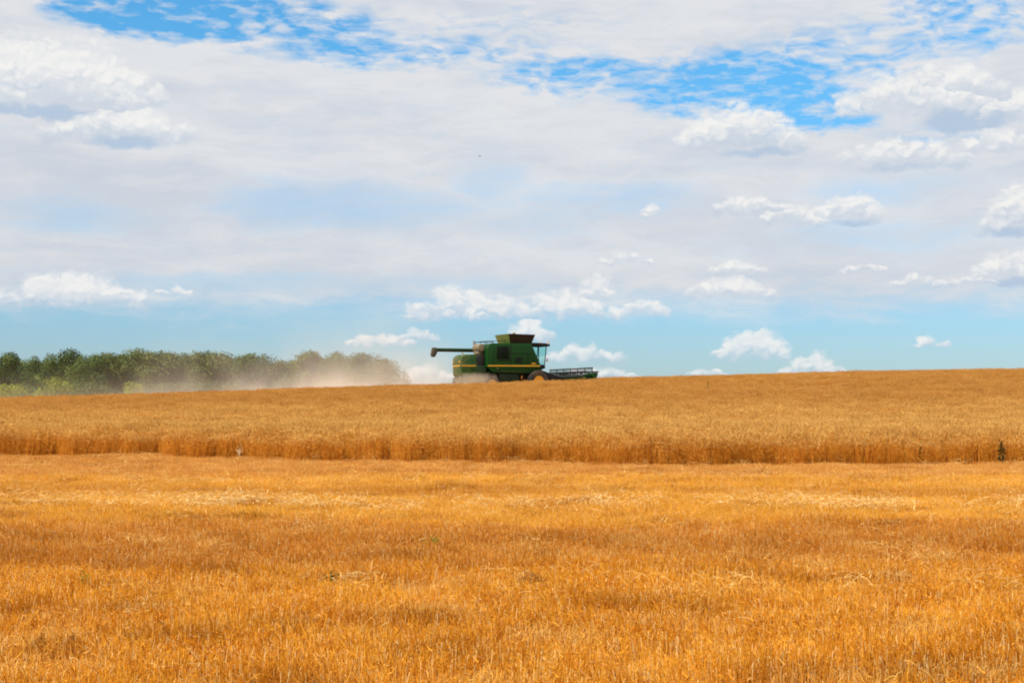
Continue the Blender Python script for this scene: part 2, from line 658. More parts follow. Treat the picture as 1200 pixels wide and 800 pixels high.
m_wheat = stalk_mat('ripe_wheat', (0.70, 0.265, 0.026), (0.88, 0.43, 0.055), (0.86, 0.46, 0.09), (0.90, 0.51, 0.155), bands=[(80.0, 400.0, 9.0, (0.62, 0.27, 0.055), 0.45)], transl=0.45)
STUBBLE_BANDS = [(34.0, 60.0, 2.0, (0.70, 0.36, 0.10), 0.80),
                 (21.0, 32.5, 1.5, (0.90, 0.50, 0.070), 0.75),
                 (25.6, 28.4, 0.8, (0.64, 0.27, 0.036), 0.60),
                 (15.2, 19.3, 0.8, (0.60, 0.24, 0.040), 0.80)]
m_stubble = stalk_mat('stubble', (0.60, 0.185, 0.008), (0.93, 0.48, 0.055), (0.90, 0.43, 0.045), (0.8, 0.5, 0.2), bands=STUBBLE_BANDS, straw_gain=0.8)
m_straw = stalk_mat('straw', (0.80, 0.48, 0.10), (0.95, 0.74, 0.36), (0.90, 0.62, 0.22), (0.8, 0.5, 0.2))


class Stalks:
    """vertex soup with a per-vertex tint (random, part, 0)"""
    def __init__(self):
        self.v, self.f, self.t = [], [], []

    def ribbon(self, pts, w, r, part, taper=0.5, flat=None):
        pts = [np.asarray(p, float) for p in pts]
        d = pts[-1] - pts[0]
        s = np.cross(d, flat if flat is not None else np.array([random.gauss(0, 1), random.gauss(0, 1), random.gauss(0, .2)]))
        s = s / (np.linalg.norm(s) + 1e-9)
        i0 = len(self.v)
        for k, p in enumerate(pts):
            ww = w * (1 - (1 - taper) * k / (len(pts) - 1)) * 0.5
            self.v += [p - s * ww, p + s * ww]
            self.t += [(r, part, 0, 1)] * 2
        for k in range(len(pts) - 1):
            a = i0 + 2 * k
            self.f.append((a, a + 1, a + 3, a + 2))

    def stem(self, pts, w, r, part, w1=None):
        """three-sided tapering stalk"""
        pts = [np.asarray(p, float) for p in pts]
        d = pts[-1] - pts[0]
        d /= np.linalg.norm(d) + 1e-9
        a = np.cross(d, [0.3, 0.8, 0.1] if abs(d[2]) > 0.5 else [0, 0, 1.])
        a /= np.linalg.norm(a)
        b = np.cross(d, a)
        ph = random.random() * 6.28
        i0 = len(self.v)
        w1 = w if w1 is None else w1
        for k, p in enumerate(pts):
            ww = (w + (w1 - w) * k / (len(pts) - 1)) * 0.55
            for j in range(3):
                an = ph + j * 2.0944
                self.v.append(p + (a * math.cos(an) + b * math.sin(an)) * ww)
                self.t.append((r, part, 0, 1))
        for k in range(len(pts) - 1):
            for j in range(3):
                q = i0 + 3 * k
                self.f.append((q + j, q + (j + 1) % 3, q + 3 + (j + 1) % 3, q + 3 + j))

    def ear(self, p, d, L, w, r):
        d = np.asarray(d, float)
        d /= np.linalg.norm(d)
        p = np.asarray(p, float)
        self.stem([p, p + d * L * 0.3, p + d * L * 0.75, p + d * L], w * 0.55, r, 1.0, w * 0.45)
        i1 = len(self.v)
        # fatten the middle rings
        for j in range(3, 9):
            q = i1 - 12 + j
            k = j // 3
            ax = p + d * L * (0.3 if k == 1 else 0.75)
            self.v[q] = ax + (self.v[q] - ax) * (2.0 if k == 1 else 1.7)

    def mesh(self, name, mat):
        me = np_mesh(name, np.array(self.v), np.array(self.f))
        at = me.color_attributes.new('tint', 'FLOAT_COLOR', 'POINT')
        at.data.foreach_set('color', np.array(self.t, np.float32).ravel())
        me.materials.append(mat)
        return me


def wheat_clump(k):
    s = Stalks()
    random.seed(100 + k)
    lx, ly = random.gauss(0, .05), random.gauss(0, .05)
    for i in range(80):
        r0, a0 = 0.42 * math.sqrt(random.random()), random.random() * 6.283
        x, y = r0 * math.cos(a0), r0 * math.sin(a0)
        hgt = min(0.95, random.gauss(0.78, 0.115))
        tx, ty = random.gauss(lx, 0.07), random.gauss(ly, 0.07)
        r = random.random()
        p0 = (x, y, -0.1)
        p1 = (x + tx * 0.4, y + ty * 0.4, hgt * 0.55)
        p2 = (x + tx, y + ty, hgt)
        s.stem([p0, p1, p2], 0.0075, r, 0.0, 0.0055)
        nod = random.random() ** 1.5
        an = random.gauss(0.3, 0.9)
        d = (math.cos(an) * nod * 1.1 + tx, math.sin(an) * nod * 1.1 + ty, 1.0 - nod * 0.75)
        s.ear(p2, d, random.uniform(0.075, 0.115), random.uniform(0.013, 0.018), r)
        if random.random() < 0.75:
            z0 = hgt * random.uniform(0.25, 0.85)
            t = z0 / hgt
            q = np.array((x + tx * t, y + ty * t, z0))
            an = random.random() * 6.283
            L = random.uniform(0.12, 0.25)
            e = np.array((math.cos(an), math.sin(an), 0))
            s.ribbon([q, q + e * L * 0.5 + np.array((0, 0, 0.05)), q + e * L * 0.8 - np.array((0, 0, random.uniform(0, .16)))], 0.011, r, 0.5, 0.3)
    return s.mesh('wheat_clump', m_wheat)


def stubble_clump(k):
    s = Stalks()
    random.seed(300 + k)
    mh = random.uniform(0.09, 0.145)
    for i in range(64):
        r0, a0 = 0.27 * math.sqrt(random.random()), random.random() * 6.283
        x, y = r0 * math.cos(a0), r0 * math.sin(a0)
        y = round(y / 0.09) * 0.09 * 0.4 + y * 0.6
        hgt = max(0.05, random.gauss(mh, 0.03)) * (1.35 if random.random() < 0.04 else 1.0)
        tl = 0.16 if random.random() < 0.66 else 0.6
        tx, ty = random.gauss(0, tl) * hgt, random.gauss(0, tl) * hgt
        r = random.random()
        s.stem([(x, y, -0.03), (x + tx, y + ty, hgt)], 0.0044, r, 0.0, 0.0038)
        if random.random() < 0.6:
            z0 = hgt * random.uniform(0.2, 0.95)
            t = z0 / hgt
            q = np.array((x + tx * t, y + ty * t, z0))
            an = random.random() * 6.283
            L = random.uniform(0.02, 0.06)
            e = np.array((math.cos(an), math.sin(an), 0))
            s.ribbon([q, q + e * L * 0.5 + np.array((0, 0, 0.01)), q + e * L + np.array((0, 0, random.uniform(-.04, .05)))], 0.0042, random.random(), 0.5, 0.4)
    return s.mesh('stubble_clump', m_stubble)


def straw_clump(k, n=26, rad=0.3, top=0.21):
    s = Stalks()
    random.seed(500 + k)
    for i in range(n):
        r0, a0 = rad * math.sqrt(random.random()), random.random() * 6.283
        c = np.array((r0 * math.cos(a0), r0 * math.sin(a0), random.uniform(0.03, top)))
        an = random.random() * 6.283
        L = random.uniform(0.06, 0.22)
        el = random.gauss(0, 0.22)
        d = np.array((math.cos(an) * math.cos(el), math.sin(an) * math.cos(el), math.sin(el))) * L * 0.5
        r = random.random()
        if random.random() < 0.6:
            s.stem([c - d, c + np.array((0, 0, 0.01)), c + d], 0.0042, r, 0.0)
        else:
            s.ribbon([c - d, c + np.array((0, 0, 0.02)), c + d], 0.007, r, 0.5, 0.6, flat=np.array([0, 0.3, 1.]))
    return s.mesh('straw_clump', m_straw)


def scatter(name, meshes, pts, rots, scl, idx, label, cat):
    """one object of countless stalks: clumps instanced on points"""
    coll = bpy.data.collections.new(name + '_clumps')
    for k, me in enumerate(meshes):
        o = bpy.data.objects.new('%s_clump_%02d' % (name, k), me)
        coll.objects.link(o)
    me = bpy.data.meshes.new(name)
    me.vertices.add(len(pts))
    me.vertices.foreach_set('co', np.asarray(pts, np.float32).ravel())
    at = me.attributes.new('rot', 'FLOAT_VECTOR', 'POINT')
    at.data.foreach_set('vector', np.asarray(rots, np.float32).ravel())
    at = me.attributes.new('scl', 'FLOAT_VECTOR', 'POINT')
    at.data.foreach_set('vector', np.asarray(scl, np.float32).ravel())
    at = me.attributes.new('idx', 'INT', 'POINT')
    at.data.foreach_set('value', np.asarray(idx, np.int32))
    o = bpy.data.objects.new(name, me)
    COL.objects.link(o)
    ng = bpy.data.node_groups.new(name + '_scatter', 'GeometryNodeTree')
    ng.interface.new_socket('Geometry', in_out='INPUT', socket_type='NodeSocketGeometry')
    ng.interface.new_socket('Geometry', in_out='OUTPUT', socket_type='NodeSocketGeometry')
    N, L = ng.nodes, ng.links
    gi, go = N.new('NodeGroupInput'), N.new('NodeGroupOutput')
    ci = N.new('GeometryNodeCollectionInfo')
    ci.inputs['Collection'].default_value = coll
    ci.inputs['Separate Children'].default_value = True
    ci.inputs['Reset Children'].default_value = True
    iop = N.new('GeometryNodeInstanceOnPoints')
    iop.inputs['Pick Instance'].default_value = True

    def na(nm, t):
        q = N.new('GeometryNodeInputNamedAttribute')
        q.data_type = t
        q.inputs['Name'].default_value = nm
        return next(s for s in q.outputs if s.name == 'Attribute' and s.enabled)
    L.new(gi.outputs[0], iop.inputs['Points'])
    L.new(ci.outputs[0], iop.inputs['Instance'])
    L.new(na('idx', 'INT'), iop.inputs['Instance Index'])
    L.new(na('rot', 'FLOAT_VECTOR'), iop.inputs['Rotation'])
    L.new(na('scl', 'FLOAT_VECTOR'), iop.inputs['Scale'])
    L.new(iop.outputs[0], go.inputs[0])
    md = o.modifiers.new('scatter', 'NODES')
    md.node_group = ng
    tag(o, label, cat, kind='stuff')
    return o


def field_points(y0, y1, dens, margin):
    """random points in the wedge of field in view, density falling with distance"""
    out = []
    st = 1.0
    for yy in np.arange(y0, y1, st):
        half = 0.375 * (yy + st) + margin
        n = int(dens(yy) * 2 * half * st)
        out.append(np.stack([RNG.uniform(-half, half, n), RNG.uniform(yy, yy + st, n)], 1))
    return np.concatenate(out)


# --- standing wheat
P = field_points(38, 158, lambda y: 5.2 if y < 60 else (3.6 if y < 100 else 3.0), 7)
lim = np.where(P[:, 0] < 7.6, 123.4, 158.0)
# ahead of the header the crop stands; beside and behind it lies the cut swath
keep = (P[:, 1] > edge_y(P[:, 0])) & (P[:, 1] < lim)
P = P[keep]
# an extra dense fringe along the cut edge
xs = RNG.uniform(-30, 30, 260)
P = np.concatenate([P, np.stack([xs, edge_y(xs) - RNG.uniform(0, 0.3, 260)], 1)])
n = len(P)
hmod = np.array([0.93 + 0.10 * mnoise.noise((p[0] * 0.16, p[1] * 0.16, 0)) + 0.08 * mnoise.noise((p[0] * 0.6, p[1] * 0.5, 5)) for p in P])
hmod += RNG.normal(0, 0.05, n)
de = P[:, 1] - edge_y(P[:, 0])
hmod *= np.interp(de, [-0.3, 0, 0.5, 1.6, 4], [0.72, 0.86, 0.93, 0.98, 1.0]) + RNG.normal(0, 0.05, n) * (de < 1.2)
S = RNG.uniform(0.9, 1.15, n)
scatter('standing_wheat', [wheat_clump(k) for k in range(7)],
        np.stack([P[:, 0], P[:, 1], height(P[:, 0], P[:, 1])], 1),
        np.stack([RNG.normal(0, 0.03, n), RNG.normal(0, 0.03, n), RNG.uniform(0, 6.283, n)], 1),
        np.stack([S, S, hmod * 1.06], 1), RNG.integers(0, 7, n),
        'ripe golden standing wheat covering the slope up to the crest', 'wheat')

# --- stubble
P = field_points(6.5, 50, lambda y: 21.0 if y < 18 else (15.0 if y < 28 else 9.0), 3)
keep = P[:, 1] < edge_y(P[:, 0]) + 0.3
P = P[keep]
n = len(P)
hm = np.array([1.0 + 0.40 * mnoise.noise((p[0] * 0.35, p[1] * 0.5, 9)) + 0.42 * mnoise.noise((p[0] * 1.3, p[1] * 1.6, 3)) for p in P])
hm = np.clip(hm, 0.5, 1.7)
hm *= np.interp(P[:, 1], [7, 15, 17, 21, 30, 36, 50], [0.92, 0.92, 0.9, 0.75, 0.75, 0.6, 0.6])
S = RNG.uniform(0.85, 1.2, n)
scatter('stubble', [stubble_clump(k) for k in range(8)],
        np.stack([P[:, 0], P[:, 1], height(P[:, 0], P[:, 1])], 1),
        np.stack([RNG.normal(0, 0.04, n), RNG.normal(0, 0.04, n), RNG.choice([0, math.pi], n) + RNG.normal(0, 0.15, n)], 1),
        np.stack([S, S, hm], 1), RNG.integers(0, 8, n),
        'short orange stubble of cut wheat across the near field', 'stubble')

# --- loose straw, thickest along the windrow
P = field_points(6.5, 46, lambda y: 26.0, 2)
P = P[P[:, 1] < edge_y(P[:, 0]) - 0.3]
wr = 22.9 + 0.30 * np.sin(P[:, 0] * 0.55) + 0.14 * np.sin(P[:, 0] * 1.9 + 1) + 0.03 * P[:, 0]
dw = np.exp(-((P[:, 1] - wr) / 0.30) ** 2)
w2_ = np.exp(-((P[:, 1] - 12.2 - 0.3 * np.sin(P[:, 0] * .6)) / 0.5) ** 2) * np.clip((P[:, 0] + 1) / 3, 0, 1)
w3_ = np.exp(-((P[:, 1] - 31.0 - 0.4 * np.sin(P[:, 0] * .3)) / 1.2) ** 2)
nz = np.array([mnoise.noise((p[0] * 0.5, p[1] * 0.9, 17)) for p in P])
pr = 0.008 + 0.045 * np.clip(nz * 2 - 0.2, 0, 1) + 0.85 * dw * np.clip(0.66 + nz * 1.3, 0.28, 1.2) + 0.07 * w2_ * np.clip(0.5 + nz, 0, 1) + 0.12 * w3_ * np.clip(0.5 + nz, 0, 1)
pr = pr * np.interp(P[:, 1], [8, 12], [0.4, 1.0])
P = P[RNG.random(len(P)) < pr]
n = len(P)
S = RNG.uniform(0.8, 1.25, n) * np.interp(P[:, 1], [7, 12, 20], [0.5, 0.7, 1.0])
scatter('loose_straw', [straw_clump(k, random.randint(10, 30)) for k in range(7)],
        np.stack([P[:, 0], P[:, 1], height(P[:, 0], P[:, 1]) + 0.07 * np.exp(-((P[:, 1] - 22.9) / 1.0) ** 2)], 1),
        np.stack([RNG.normal(0, 0.05, n), RNG.normal(0, 0.05, n), RNG.uniform(0, 6.283, n)], 1),
        np.stack([S, S, RNG.uniform(0.7, 1.2, n)], 1), RNG.integers(0, 7, n),
        'pale loose straw lying on the stubble, thickest in a thin windrow', 'straw')


# ------------------------------------------------------------------ combine harvester
def paint(name, color, dust=(0.30, 0.20, 0.09), amount=0.35, rough=0.35, low=None, metal=0.0, rear=None):
    """paint with an uneven coat of field dust, thicker low down and at the tail of the machine"""
    m, gr, bs, nt = new_mat(name)
    oc = gr.pos()
    n1 = gr.noise(oc, 1.6, 6, 0.65)
    n2 = gr.noise(oc, 14.0, 4, 0.6)
    f = gr.smooth(n1 * 0.75 + n2 * 0.3, 0.42, 0.75) * amount
    if rear is not None:
        x, y, z = gr.sep(oc)
        f = (f + gr.smooth(n1 * 2.2 - x, rear[0], rear[1]) * rear[2]).clamp()
    c = gr.mix(f, color, dust)
    lk(nt, c, bs.inputs['Base Color'])
    lk(nt, gr.lin(f, 0, 1, rough, 0.85), bs.inputs['Roughness'])
    bs.inputs['Metallic'].default_value = metal
    bs.inputs['Specular IOR Level'].default_value = 0.3
    return m


GREEN = paint('green_paint', (0.001, 0.038, 0.001), amount=0.0, rough=0.5, rear=(4.6, 8.4, 0.16))
HOODG = paint('dusty_green_paint', (0.008, 0.055, 0.005), amount=0.22, rear=(4.6, 8.6, 0.55))
HDARK = paint('dark_header_steel', (0.004, 0.012, 0.004), amount=0.05)
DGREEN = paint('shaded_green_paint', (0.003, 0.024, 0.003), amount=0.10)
YELLOW = paint('yellow_paint', (0.52, 0.27, 0.010), amount=0.4)
RIMY = paint('dull_yellow_rim', (0.50, 0.22, 0.012), dust=(0.22, 0.12, 0.04), amount=0.5)
SPOUT = paint('weathered_rubber', (0.045, 0.038, 0.028), dust=(0.12, 0.09, 0.05), amount=0.5, rough=0.8)
BLACK = paint('black_metal', (0.008, 0.007, 0.006), amount=0.04, rough=0.5)
RUBBER = paint('tyre_rubber', (0.018, 0.017, 0.016), amount=0.30, rough=0.8)
SHADE_BROWN = paint('shade_brown_steel', (0.026, 0.016, 0.011), dust=(0.05, 0.032, 0.020), amount=0.6, rough=0.6)  # dark brown: shade on the tank side is put into the colour
OLIVE = paint('sunlit_green_paint', (0.060, 0.110, 0.010), amount=0.35)  # lighter, yellower green: sunlight on the rear panel is put into the colour
STEEL = paint('bare_steel', (0.33, 0.30, 0.27), amount=0.5, rough=0.45, metal=0.4)
CANVAS = paint('dusty_canister', (0.16, 0.13, 0.08), amount=0.5, rough=0.7)
AMBER = paint('amber_plastic', (0.75, 0.30, 0.02), amount=0.1)
GREY = paint('grey_upholstery', (0.06, 0.06, 0.065), amount=0.1, rough=0.8)

m_glass, gr, bs, nt = new_mat('cab_glass')
bs.inputs['Base Color'].default_value = (0.70, 0.90, 0.87, 1)
bs.inputs['Roughness'].default_value = 0.02
bs.inputs['Transmission Weight'].default_value = 1.0
bs.inputs['IOR'].default_value = 1.02

m_grille, gr, bs, nt = new_mat('intake_grille')
x, y, z = gr.sep(gr.obj_coord())
holes_ = gr.math('SINE', x * 110.0) * gr.math('SINE', z * 110.0)
c = gr.mix(gr.smooth(holes_, -0.2, 0.4), (0.012, 0.018, 0.010), (0.002, 0.002, 0.002))
lk(nt, c, bs.inputs['Base Color'])
bs.inputs['Roughness'].default_value = 0.7
bs.inputs['Specular IOR Level'].default_value = 0.05

TH = R(24)
CY = 128.0
CX = (621.3 - 600) * 0.0006 * CY
CZ = float(height(CX, CY))
combine = empty('combine_harvester', (CX, CY, CZ), TH, 2.0)
tag(combine, 'green combine harvester with yellow stripe and wide reel raising dust on the crest', 'combine harvester')
W = 1.55

# main shell of the separator and the grain tank
body = MB().prism([(-4.83, 2.15), (-4.87, 3.75), (-4.72, 4.10), (-4.35, 4.27), (-0.60, 4.29), (-0.42, 3.95), (-0.02, 3.15),
                   (0.30, 2.45), (0.33, 2.12), (0.05, 1.72), (-0.9, 1.62), (-4.3, 1.68)], -W, W, 0.05).build('body', GREEN, combine)
# seams between the side doors
for sy in (-1, 1):
    p = MB()
    yy = sy * (W + 0.012)
    p.box((-2.62, yy, 3.2), (0.035, 0.02, 1.9))
    p.build('door_seam', BLACK, body)
    MB().box((-1.5, sy * (W + 0.012), 3.42), (2.05, 0.02, 0.03)).build('panel_crease', DGREEN, body)
    MB().prism([(-4.80, 2.22), (-4.80, 2.34), (0.20, 2.38), (0.26, 2.26)], sy * (W + 0.004), sy * (W + 0.022)).build('stripe', YELLOW, body)
    MB().box((-3.38, sy * (W + 0.015), 3.42), (1.14, 0.05, 1.10), 0.015).build('air_intake_screen', m_grille, body)
    sf = MB()
    for (cx, cz, sx, sz) in ((-3.38, 3.99, 1.22, 0.05), (-3.38, 2.85, 1.22, 0.05), (-3.97, 3.42, 0.05, 1.10), (-2.79, 3.42, 0.05, 1.10)):
        sf.box((cx, sy * (W + 0.03), cz), (sx, 0.05, sz), 0.01)
    sf.build('screen_frame', DGREEN, body)
    MB().box((-0.35, sy * (W + 0.012), 2.52), (0.45, 0.016, 0.10), 0.004).build('decal', YELLOW, body)
    vn = MB()
    for q in range(6):
        vn.box((-1.9 + 0.02 * q, sy * (W + 0.018), 2.62 + 0.085 * q), (0.75, 0.03, 0.028), 0.004)
    vn.build('vent', BLACK, body)
    MB().box((-4.25, sy * (W + 0.012), 3.1), (0.025, 0.02, 1.5)).build('door_seam', BLACK, body)
    MB().box((-0.95, sy * (W + 0.012), 2.9), (0.02, 0.02, 0.9)).build('door_seam', BLACK, body)
    MB().box((-2.2, sy * (W + 0.025), 1.78), (3.6, 0.05, 0.10), 0.01).build('lower_rail', DGREEN, body)
    MB().box((-3.85, sy * (W + 0.03), 2.05), (0.16, 0.06, 0.06), 0.01).build('handle', CANVAS, body)

# lower shields and chassis
MB().prism([(-4.2, 0.85), (-4.3, 1.66), (0.1, 1.66), (0.4, 1.30), (0.0, 0.8)], -1.05, 1.05, 0.04).build('chassis', BLACK, combine)
for sy in (-1, 1):
    MB().prism([(-3.55, 0.75), (-3.65, 1.63), (-1.75, 1.60), (-1.65, 0.75)], sy * 1.12, sy * 1.30, 0.04).build('side_shield', DGREEN, combine)
    MB().box((-1.45, sy * 1.36, 1.30), (0.10, 0.06, 0.30), 0.015).build('side_reflector', AMBER, combine)

# engine bay between the body and the tail hood
MB().prism([(-5.62, 1.75), (-5.62, 3.05), (-5.3, 3.3), (-4.84, 3.3), (-4.84, 1.75)], -1.05, 1.05, 0.04).build('engine', BLACK, combine)
MB().prism([(-5.75, 1.55), (-5.75, 2.28), (-4.80, 2.28), (-4.80, 1.55)], -1.30, 1.30, 0.04).build('engine_shield', DGREEN, combine)
ac = MB()
ac.lathe((-5.18, -0.30, 3.86), [(0.05, -0.75), (0.30, -0.72), (0.36, -0.60), (0.36, 0.55), (0.30, 0.68), (0.05, 0.70)], 24, 'y')
ac.box((-5.18, -0.3, 3.45), (0.5, 1.1, 0.3), 0.04)
ac.build('air_cleaner', CANVAS, combine)
ex = MB()
ex.tube([(-5.05, 0.85, 3.2), (-5.05, 0.85, 4.30), (-5.15, 0.85, 4.55)], 0.085, 14)
ex.build('exhaust_pipe', STEEL, combine)

# tail hood
hood = MB().prism([(-7.10, 1.45), (-7.16, 2.7), (-7.04, 3.08), (-6.75, 3.27), (-5.62, 3.30), (-5.55, 3.1), (-5.55, 1.55), (-6.0, 1.30), (-6.8, 1.20)],
                  -0.98, 0.98, 0.09).build('tail_hood', HOODG, combine)
MB().box((-6.35, -0.985, 2.27), (1.42, 0.03, 0.12)).build('stripe', YELLOW, hood)
MB().box((-6.35, 0.985, 2.27), (1.42, 0.03, 0.12)).build('stripe', YELLOW, hood)
MB().box((-7.13, 0, 2.27), (0.05, 1.75, 0.12)).build('stripe', YELLOW, hood)
for sy in (-1, 1):
    MB().box((-7.17, sy * 0.75, 2.62), (0.05, 0.20, 0.12), 0.01).build('tail_lamp', AMBER, hood)
MB().prism([(-6.05, 0.85), (-6.05, 1.62), (-4.2, 1.62), (-4.2, 0.80)], -0.92, 0.92, 0.04).build('cleaning_shoe', DGREEN, combine)
sp = MB()
sp.prism([(-7.2, 0.75), (-7.05, 1.28), (-6.2, 1.30), (-6.0, 0.85)], -0.95, 0.95, 0.04)
sp.build('straw_chopper', DGREEN, combine)
MB().tube([(-7.35, -0.8, 0.95), (-7.35, -0.8, 1.35)], 0.06, 8).build('chopper_arm', BLACK, combine)

# grain tank extensions: four flared panels
x0, x1, xb0, xb1 = -2.80, -0.22, -2.55, -0.46
zb, zt, wb, wtp = 4.27, 5.12, 1.28, 1.56
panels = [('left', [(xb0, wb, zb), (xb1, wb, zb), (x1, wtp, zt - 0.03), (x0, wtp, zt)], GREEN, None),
          ('right', [(xb1, -wb, zb), (xb0, -wb, zb), (x0, -wtp, zt), (x1, -wtp, zt - 0.03)], SHADE_BROWN, 'brown grain tank extension panel, darkened in its colour for shade'),
          ('rear', [(xb0, -wb, zb), (xb0, wb, zb), (x0, wtp, zt), (x0, -wtp, zt)], OLIVE, 'yellow green grain tank extension panel, lightened in its colour for sunlight'),
          ('front', [(xb1, wb, zb), (xb1, -wb, zb), (x1, -wtp, zt - 0.03), (x1, wtp, zt - 0.03)], SHADE_BROWN, None)]
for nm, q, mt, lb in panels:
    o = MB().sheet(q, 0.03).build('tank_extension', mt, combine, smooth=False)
    if lb:
        o['label'] = lb
fa = MB()
fa.tube([(-1.6, 0, 4.0), (-1.6, 0, 5.12)], 0.10, 12)
fa.lathe((-1.6, 0, 5.20), [(0.04, -0.12), (0.15, -0.09), (0.17, 0.02), (0.10, 0.12), (0.02, 0.14)], 16, 'z')
fa.build('filling_auger', CANVAS, combine)

# unloading auger folded back over the tail
au = MB()
au.tube([(-3.6, 1.30, 3.72), (-8.70, 1.12, 3.70)], 0.175, 16, 0.165)
au.lathe((-4.6, 1.265, 3.715), [(0.19, -0.03), (0.215, -0.03), (0.215, 0.03), (0.19, 0.03)], 16, 'x')
auger = au.build('unloading_auger', DGREEN, combine)
au = MB()
au.prism([(-8.62, 3.90), (-8.98, 3.90), (-9.10, 3.30), (-9.05, 3.08), (-8.80, 3.06), (-8.55, 3.50)], 0.92, 1.32, 0.04)
au.build('rubber_spout', SPOUT, auger)
au = MB()
au.tube([(-6.1, 0.75, 3.25), (-6.2, 1.12, 3.55)], 0.05, 8)
au.build('cradle', CANVAS, auger)

# handrails round the engine deck
rl = MB()
for yy in (-1.35, 1.35):
    rl.tube([(-5.0, yy, 4.42), (-3.0, yy, 4.52)], 0.028, 8)
    for xx in (-4.95, -4.3, -3.65, -3.05):
        rl.tube([(xx, yy, 4.2), (xx, yy, 4.42 + (xx + 5.0) * 0.05)], 0.022, 8)
rl.tube([(-5.0, -1.35, 4.42), (-5.0, 1.35, 4.42)], 0.028, 8)
rl.build('handrail', BLACK, combine)

# cab
cab = MB()
cab.prism([(-0.45, 2.2), (-0.45, 2.45), (1.02, 2.45), (1.10, 2.15), (0.6, 1.95), (-0.2, 1.95)], -0.92, 0.92, 0.03)
for sy in (-1, 1):
    cab.tube([(1.02, sy * 0.86, 2.4), (1.20, sy * 0.88, 4.12)], 0.045, 8)
    cab.tube([(0.42, sy * 0.90, 2.4), (0.42, sy * 0.92, 4.12)], 0.04, 8)
    cab.tube([(-0.42, sy * 0.90, 2.4), (-0.42, sy * 0.92, 4.12)], 0.05, 8)
cabo = cab.build('cab', BLACK, combine)
MB().prism([(-0.62, 4.12), (-0.62, 4.32), (-0.2, 4.40), (1.1, 4.38), (1.50, 4.28), (1.52, 4.12), (1.28, 4.08)], -1.02, 1.02, 0.04).build('roof', BLACK, cabo)
MB().sheet([(1.03, -0.82, 2.45), (1.03, 0.82, 2.45), (1.20, 0.84, 4.09), (1.20, -0.84, 4.09)], 0.008).build('windscreen', m_glass, cabo)
for sy in (-1, 1):
    MB().sheet([(0.46, sy * 0.88, 2.47), (0.98, sy * 0.86, 2.47), (1.15, sy * 0.88, 4.09), (0.46, sy * 0.90, 4.09)], 0.008).build('door_window', m_glass, cabo)
    MB().sheet([(-0.38, sy * 0.88, 2.47), (0.38, sy * 0.88, 2.47), (0.38, sy * 0.90, 4.09), (-0.38, sy * 0.90, 4.09)], 0.008).build('side_window', m_glass, cabo)
    mi = MB()
    mi.tube([(1.1, sy * 0.9, 2.75), (1.0, sy * 1.45, 2.80)], 0.02, 8)
    mi.box((0.98, sy * 1.50, 2.85), (0.06, 0.22, 0.34), 0.02)
    mi.build('mirror', STEEL, cabo)
    MB().box((1.50, sy * 0.7, 4.20), (0.06, 0.24, 0.12), 0.015).build('work_lamp', STEEL, cabo)
    MB().tube([(1.40, sy * 0.9, 4.35), (1.40, sy * 0.9, 4.56)], 0.05, 10).build('beacon', AMBER, cabo)
st_ = MB()
st_.box((0.05, 0, 2.72), (0.5, 0.5, 0.18), 0.05)
st_.box((-0.2, 0, 3.10), (0.14, 0.48, 0.75), 0.05)
st_.build('driver_seat', GREY, cabo)
sw = MB()
sw.tube([(0.85, 0, 2.4), (0.65, 0, 2.95)], 0.04, 8)
sw.lathe((0.65, 0, 2.97), [(0.20, -0.02), (0.22, -0.02), (0.22, 0.02), (0.20, 0.02)], 16, 'z')
sw.build('steering_column', BLACK, cabo)
# steps up to the cab on the far side
ld = MB()
ld.tube([(0.75, 1.75, 0.6), (0.75, 1.35, 2.2)], 0.03, 8)
ld.tube([(0.25, 1.75, 0.6), (0.25, 1.35, 2.2)], 0.03, 8)
for k in range(5):
    t = k / 4.0
    ld.box((0.5, 1.75 - 0.4 * t, 0.6 + 1.6 * t), (0.5, 0.16, 0.03))
ld.build('ladder', BLACK, combine)


def wheel(x, y, z, r, w, rr, lugs):
    t = MB()
    h = w / 2
    t.lathe((x, y, z), [(rr, -h * 0.7), (rr + 0.05, -h * 0.9), (r * 0.80, -h), (r * 0.94, -h * 0.92), (r * 0.965, -h * 0.5), (r * 0.965, h * 0.5),
                        (r * 0.94, h * 0.92), (r * 0.80, h), (rr + 0.05, h * 0.9), (rr, h * 0.7)], 48)
    for k in range(lugs):
        for s in (-1, 1):
            a = 2 * math.pi * (k + (0.5 if s > 0 else 0)) / lugs
            M = Matrix.Rotation(-a, 4, 'Y')
            c = M @ Vector((r * 0.975, s * h * 0.5, 0))
            t.box(Vector((x, y, z)) + c, (r * 0.05, h * 1.05, 0.06), 0.0, M @ Matrix.Rotation(s * 0.6, 4, 'X'))
    tyre = t.build('wheel', RUBBER, combine)
    s = -1 if y < 0 else 1
    d = MB()
    d.lathe((x, y + s * h * 0.62, z), [(rr * 0.99, -0.12), (rr * 1.04, 0.06 * s), (rr * 1.0, 0.08 * s), (rr * 0.90, 0.02 * s), (rr * 0.55, -0.05 * s), (rr * 0.5, 0.0),
                                       (rr * 0.30, 0.04 * s), (rr * 0.28, 0.12 * s), (0.04, 0.13 * s)], 36)
    rim = d.build('rim', RIMY, tyre)
    return tyre


for sy in (-1, 1):
    wheel(0.0, sy * 1.62, 0.96, 0.97, 0.72, 0.46, 18)
    wheel(-4.39, sy * 1.45, 0.69, 0.70, 0.48, 0.36, 16)
MB().tube([(0, -1.4, 0.96), (0, 1.4, 0.96)], 0.16, 12).build('front_axle', BLACK, combine)
MB().tube([(-4.39, -1.3, 0.69), (-4.39, 1.3, 0.69)], 0.10, 12).build('rear_axle', BLACK, combine)

